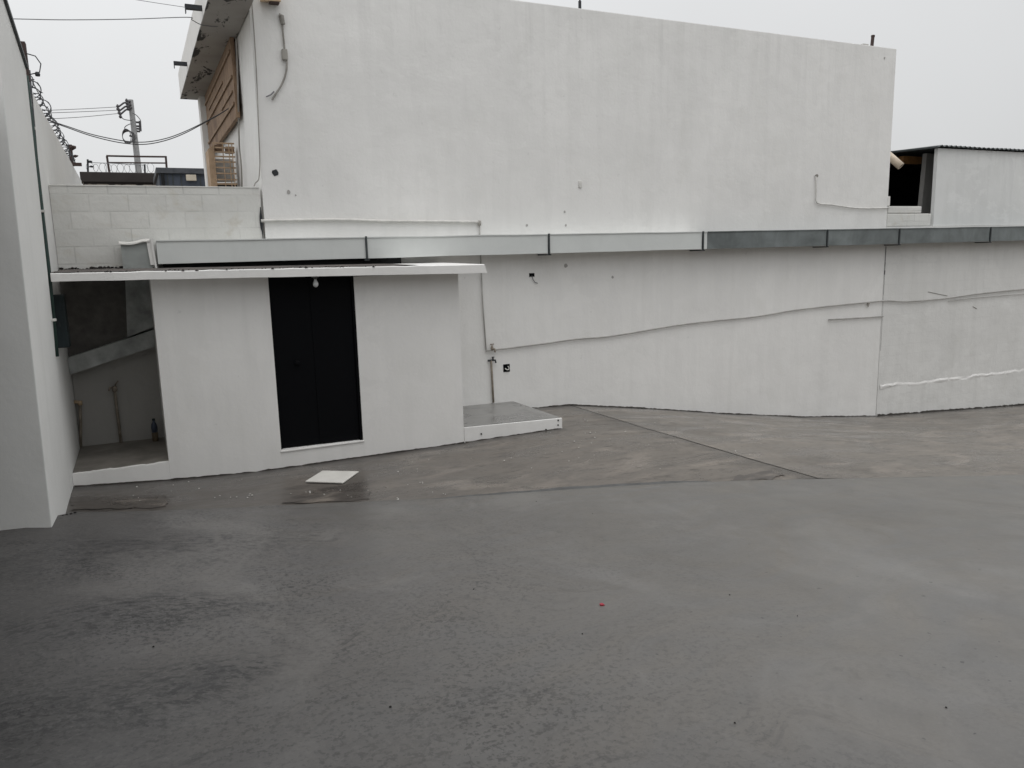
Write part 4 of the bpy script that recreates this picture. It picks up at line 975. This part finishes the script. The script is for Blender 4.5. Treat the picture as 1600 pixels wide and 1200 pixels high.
# ------------------------------------------------------------------ small things on the floor
P = [floor_pt(*q) for q in ((477, 755), (536, 757), (561, 739), (504, 738))]
c = sum(P, Vector())/4
mb = MB(); th = .012
mb.hexa([(p.x, p.y, floor_z(p.x, p.y)+.010) for p in P]+[(p.x, p.y, floor_z(p.x, p.y)+.010+th) for p in P], .002)
obj('floor_tile', mb, M_TILE, None, 'loose square white tile lying on the damp floor before the black door', 'tile')
def slab_z(x, y):
    ye, ze = edge(x); zn = -1.62-.055*(x+.2); tt = y/ye; return zn+(ze-zn)*(tt*tt*.25+tt*.75)
def slab_pt(px, py):
    z = -2.1
    for _ in range(60):
        p = onZ(px, py, z); z = .5*z+.5*slab_z(p.x, p.y)
    return onZ(px, py, z)
p = slab_pt(940, 946)
obj('bottle_cap', MB().lathe(p+Vector((0, 0, .001)), [(.012, 0), (.012, .008), (.010, .010)], 14).box(p.x+.004, p.x+.016, p.y-.010, p.y+.006, p.z+.001, p.z+.005), M_RED, None, 'small crushed red plastic cap on the grey slab', 'bottle cap')
rr = random.Random(11); mb = MB()
spots = [(480, 772), (460, 771), (505, 774), (575, 770), (640, 757), (663, 755), (672, 770), (700, 772), (645, 733), (625, 740), (785, 720), (925, 676), (934, 684), (975, 675), (924, 693), (905, 691), (910, 658), (1045, 689), (1052, 695), (1440, 623), (1448, 658), (210, 761), (292, 754), (220, 782), (365, 779), (385, 776), (394, 777), (318, 763), (880, 575+130), (1150, 707), (620, 782), (735, 780), (830, 735)]
for a, b in spots:
    q = floor_pt(a, b)
    for _ in range(rr.choice((1, 1, 2, 3))):
        x, y = q.x+rr.uniform(-.05, .05), q.y+rr.uniform(-.06, .06)
        if y < edge(x)[0]+.02: continue
        mb.lump((x, y, floor_z(x, y)+.012), rr.uniform(.005, .012))
for _ in range(40):
    x = rr.uniform(-.6, 8); y = rr.uniform(edge(x)[0]+.1, 9.1 if x < 5.3 else 10.5); mb.lump((x, y, floor_z(x, y)+.008), rr.uniform(.003, .008))
obj('paint_flakes', mb, M_FLAKE, None, 'white paint flakes and crumbs strewn over the damp yard floor', 'debris', kind='stuff')
mb = MB()
for a, b in ((910, 991), (740, 921), (926, 803), (1140, 930), (838, 784), (1478, 1106), (1148, 1130), (1246, 963), (240, 1011), (610, 1105)):
    q = slab_pt(a, b); mb.lump(q+Vector((0, 0, .003)), rr.uniform(.003, .006))
obj('pebbles', mb, M_JOINT, None, 'tiny dark pebbles scattered on the grey foreground slab', 'debris', kind='stuff')

# ------------------------------------------------------------------ unseen roof and building added to shade the near left corner and yard
t = thing('shade_roof', 'unseen flat roof added on the left to shade the near wall end and slab', 'shade_roof', (-3.4, 1, -1.7))
obj('roof', MB().poly_ext([(-7.5, -6, 1.2), (.75, -6, 1.2), (.75, 3.0, 1.2), (-.55, 3.9, 1.2), (-.92, 6.95, 1.2), (-7.5, 6.95, 1.2)], (0, 0, .2)), M_ROUGHC, t)
obj('back_wall', MB().box(-7.6, -7.4, -6, 7, -2.5, 1.2), M_GREYW, t)
obj('column', MB().box(-1.7, -1.4, -5.9, -5.6, -2.5, 1.2, .02), M_GREYW, t)
t = thing('shade_building', 'pale unseen building added behind the camera to darken the yard', 'building', (8, -10, -1.8))  # out-of-view block added to cut sky light on the lower walls
obj('wall', MB().box(-14, 34, -12, -10, -4.6, 3.6), M_GREYW, t)
obj('parapet', MB().box(-14.1, 34.1, -12.1, -9.9, 3.6, 3.9, .03), M_SHED, t)
for k in range(5): obj('window', MB().box(-9+8*k, -7+8*k, -10.02, -9.96, .6, 2.2), M_DARK, t)
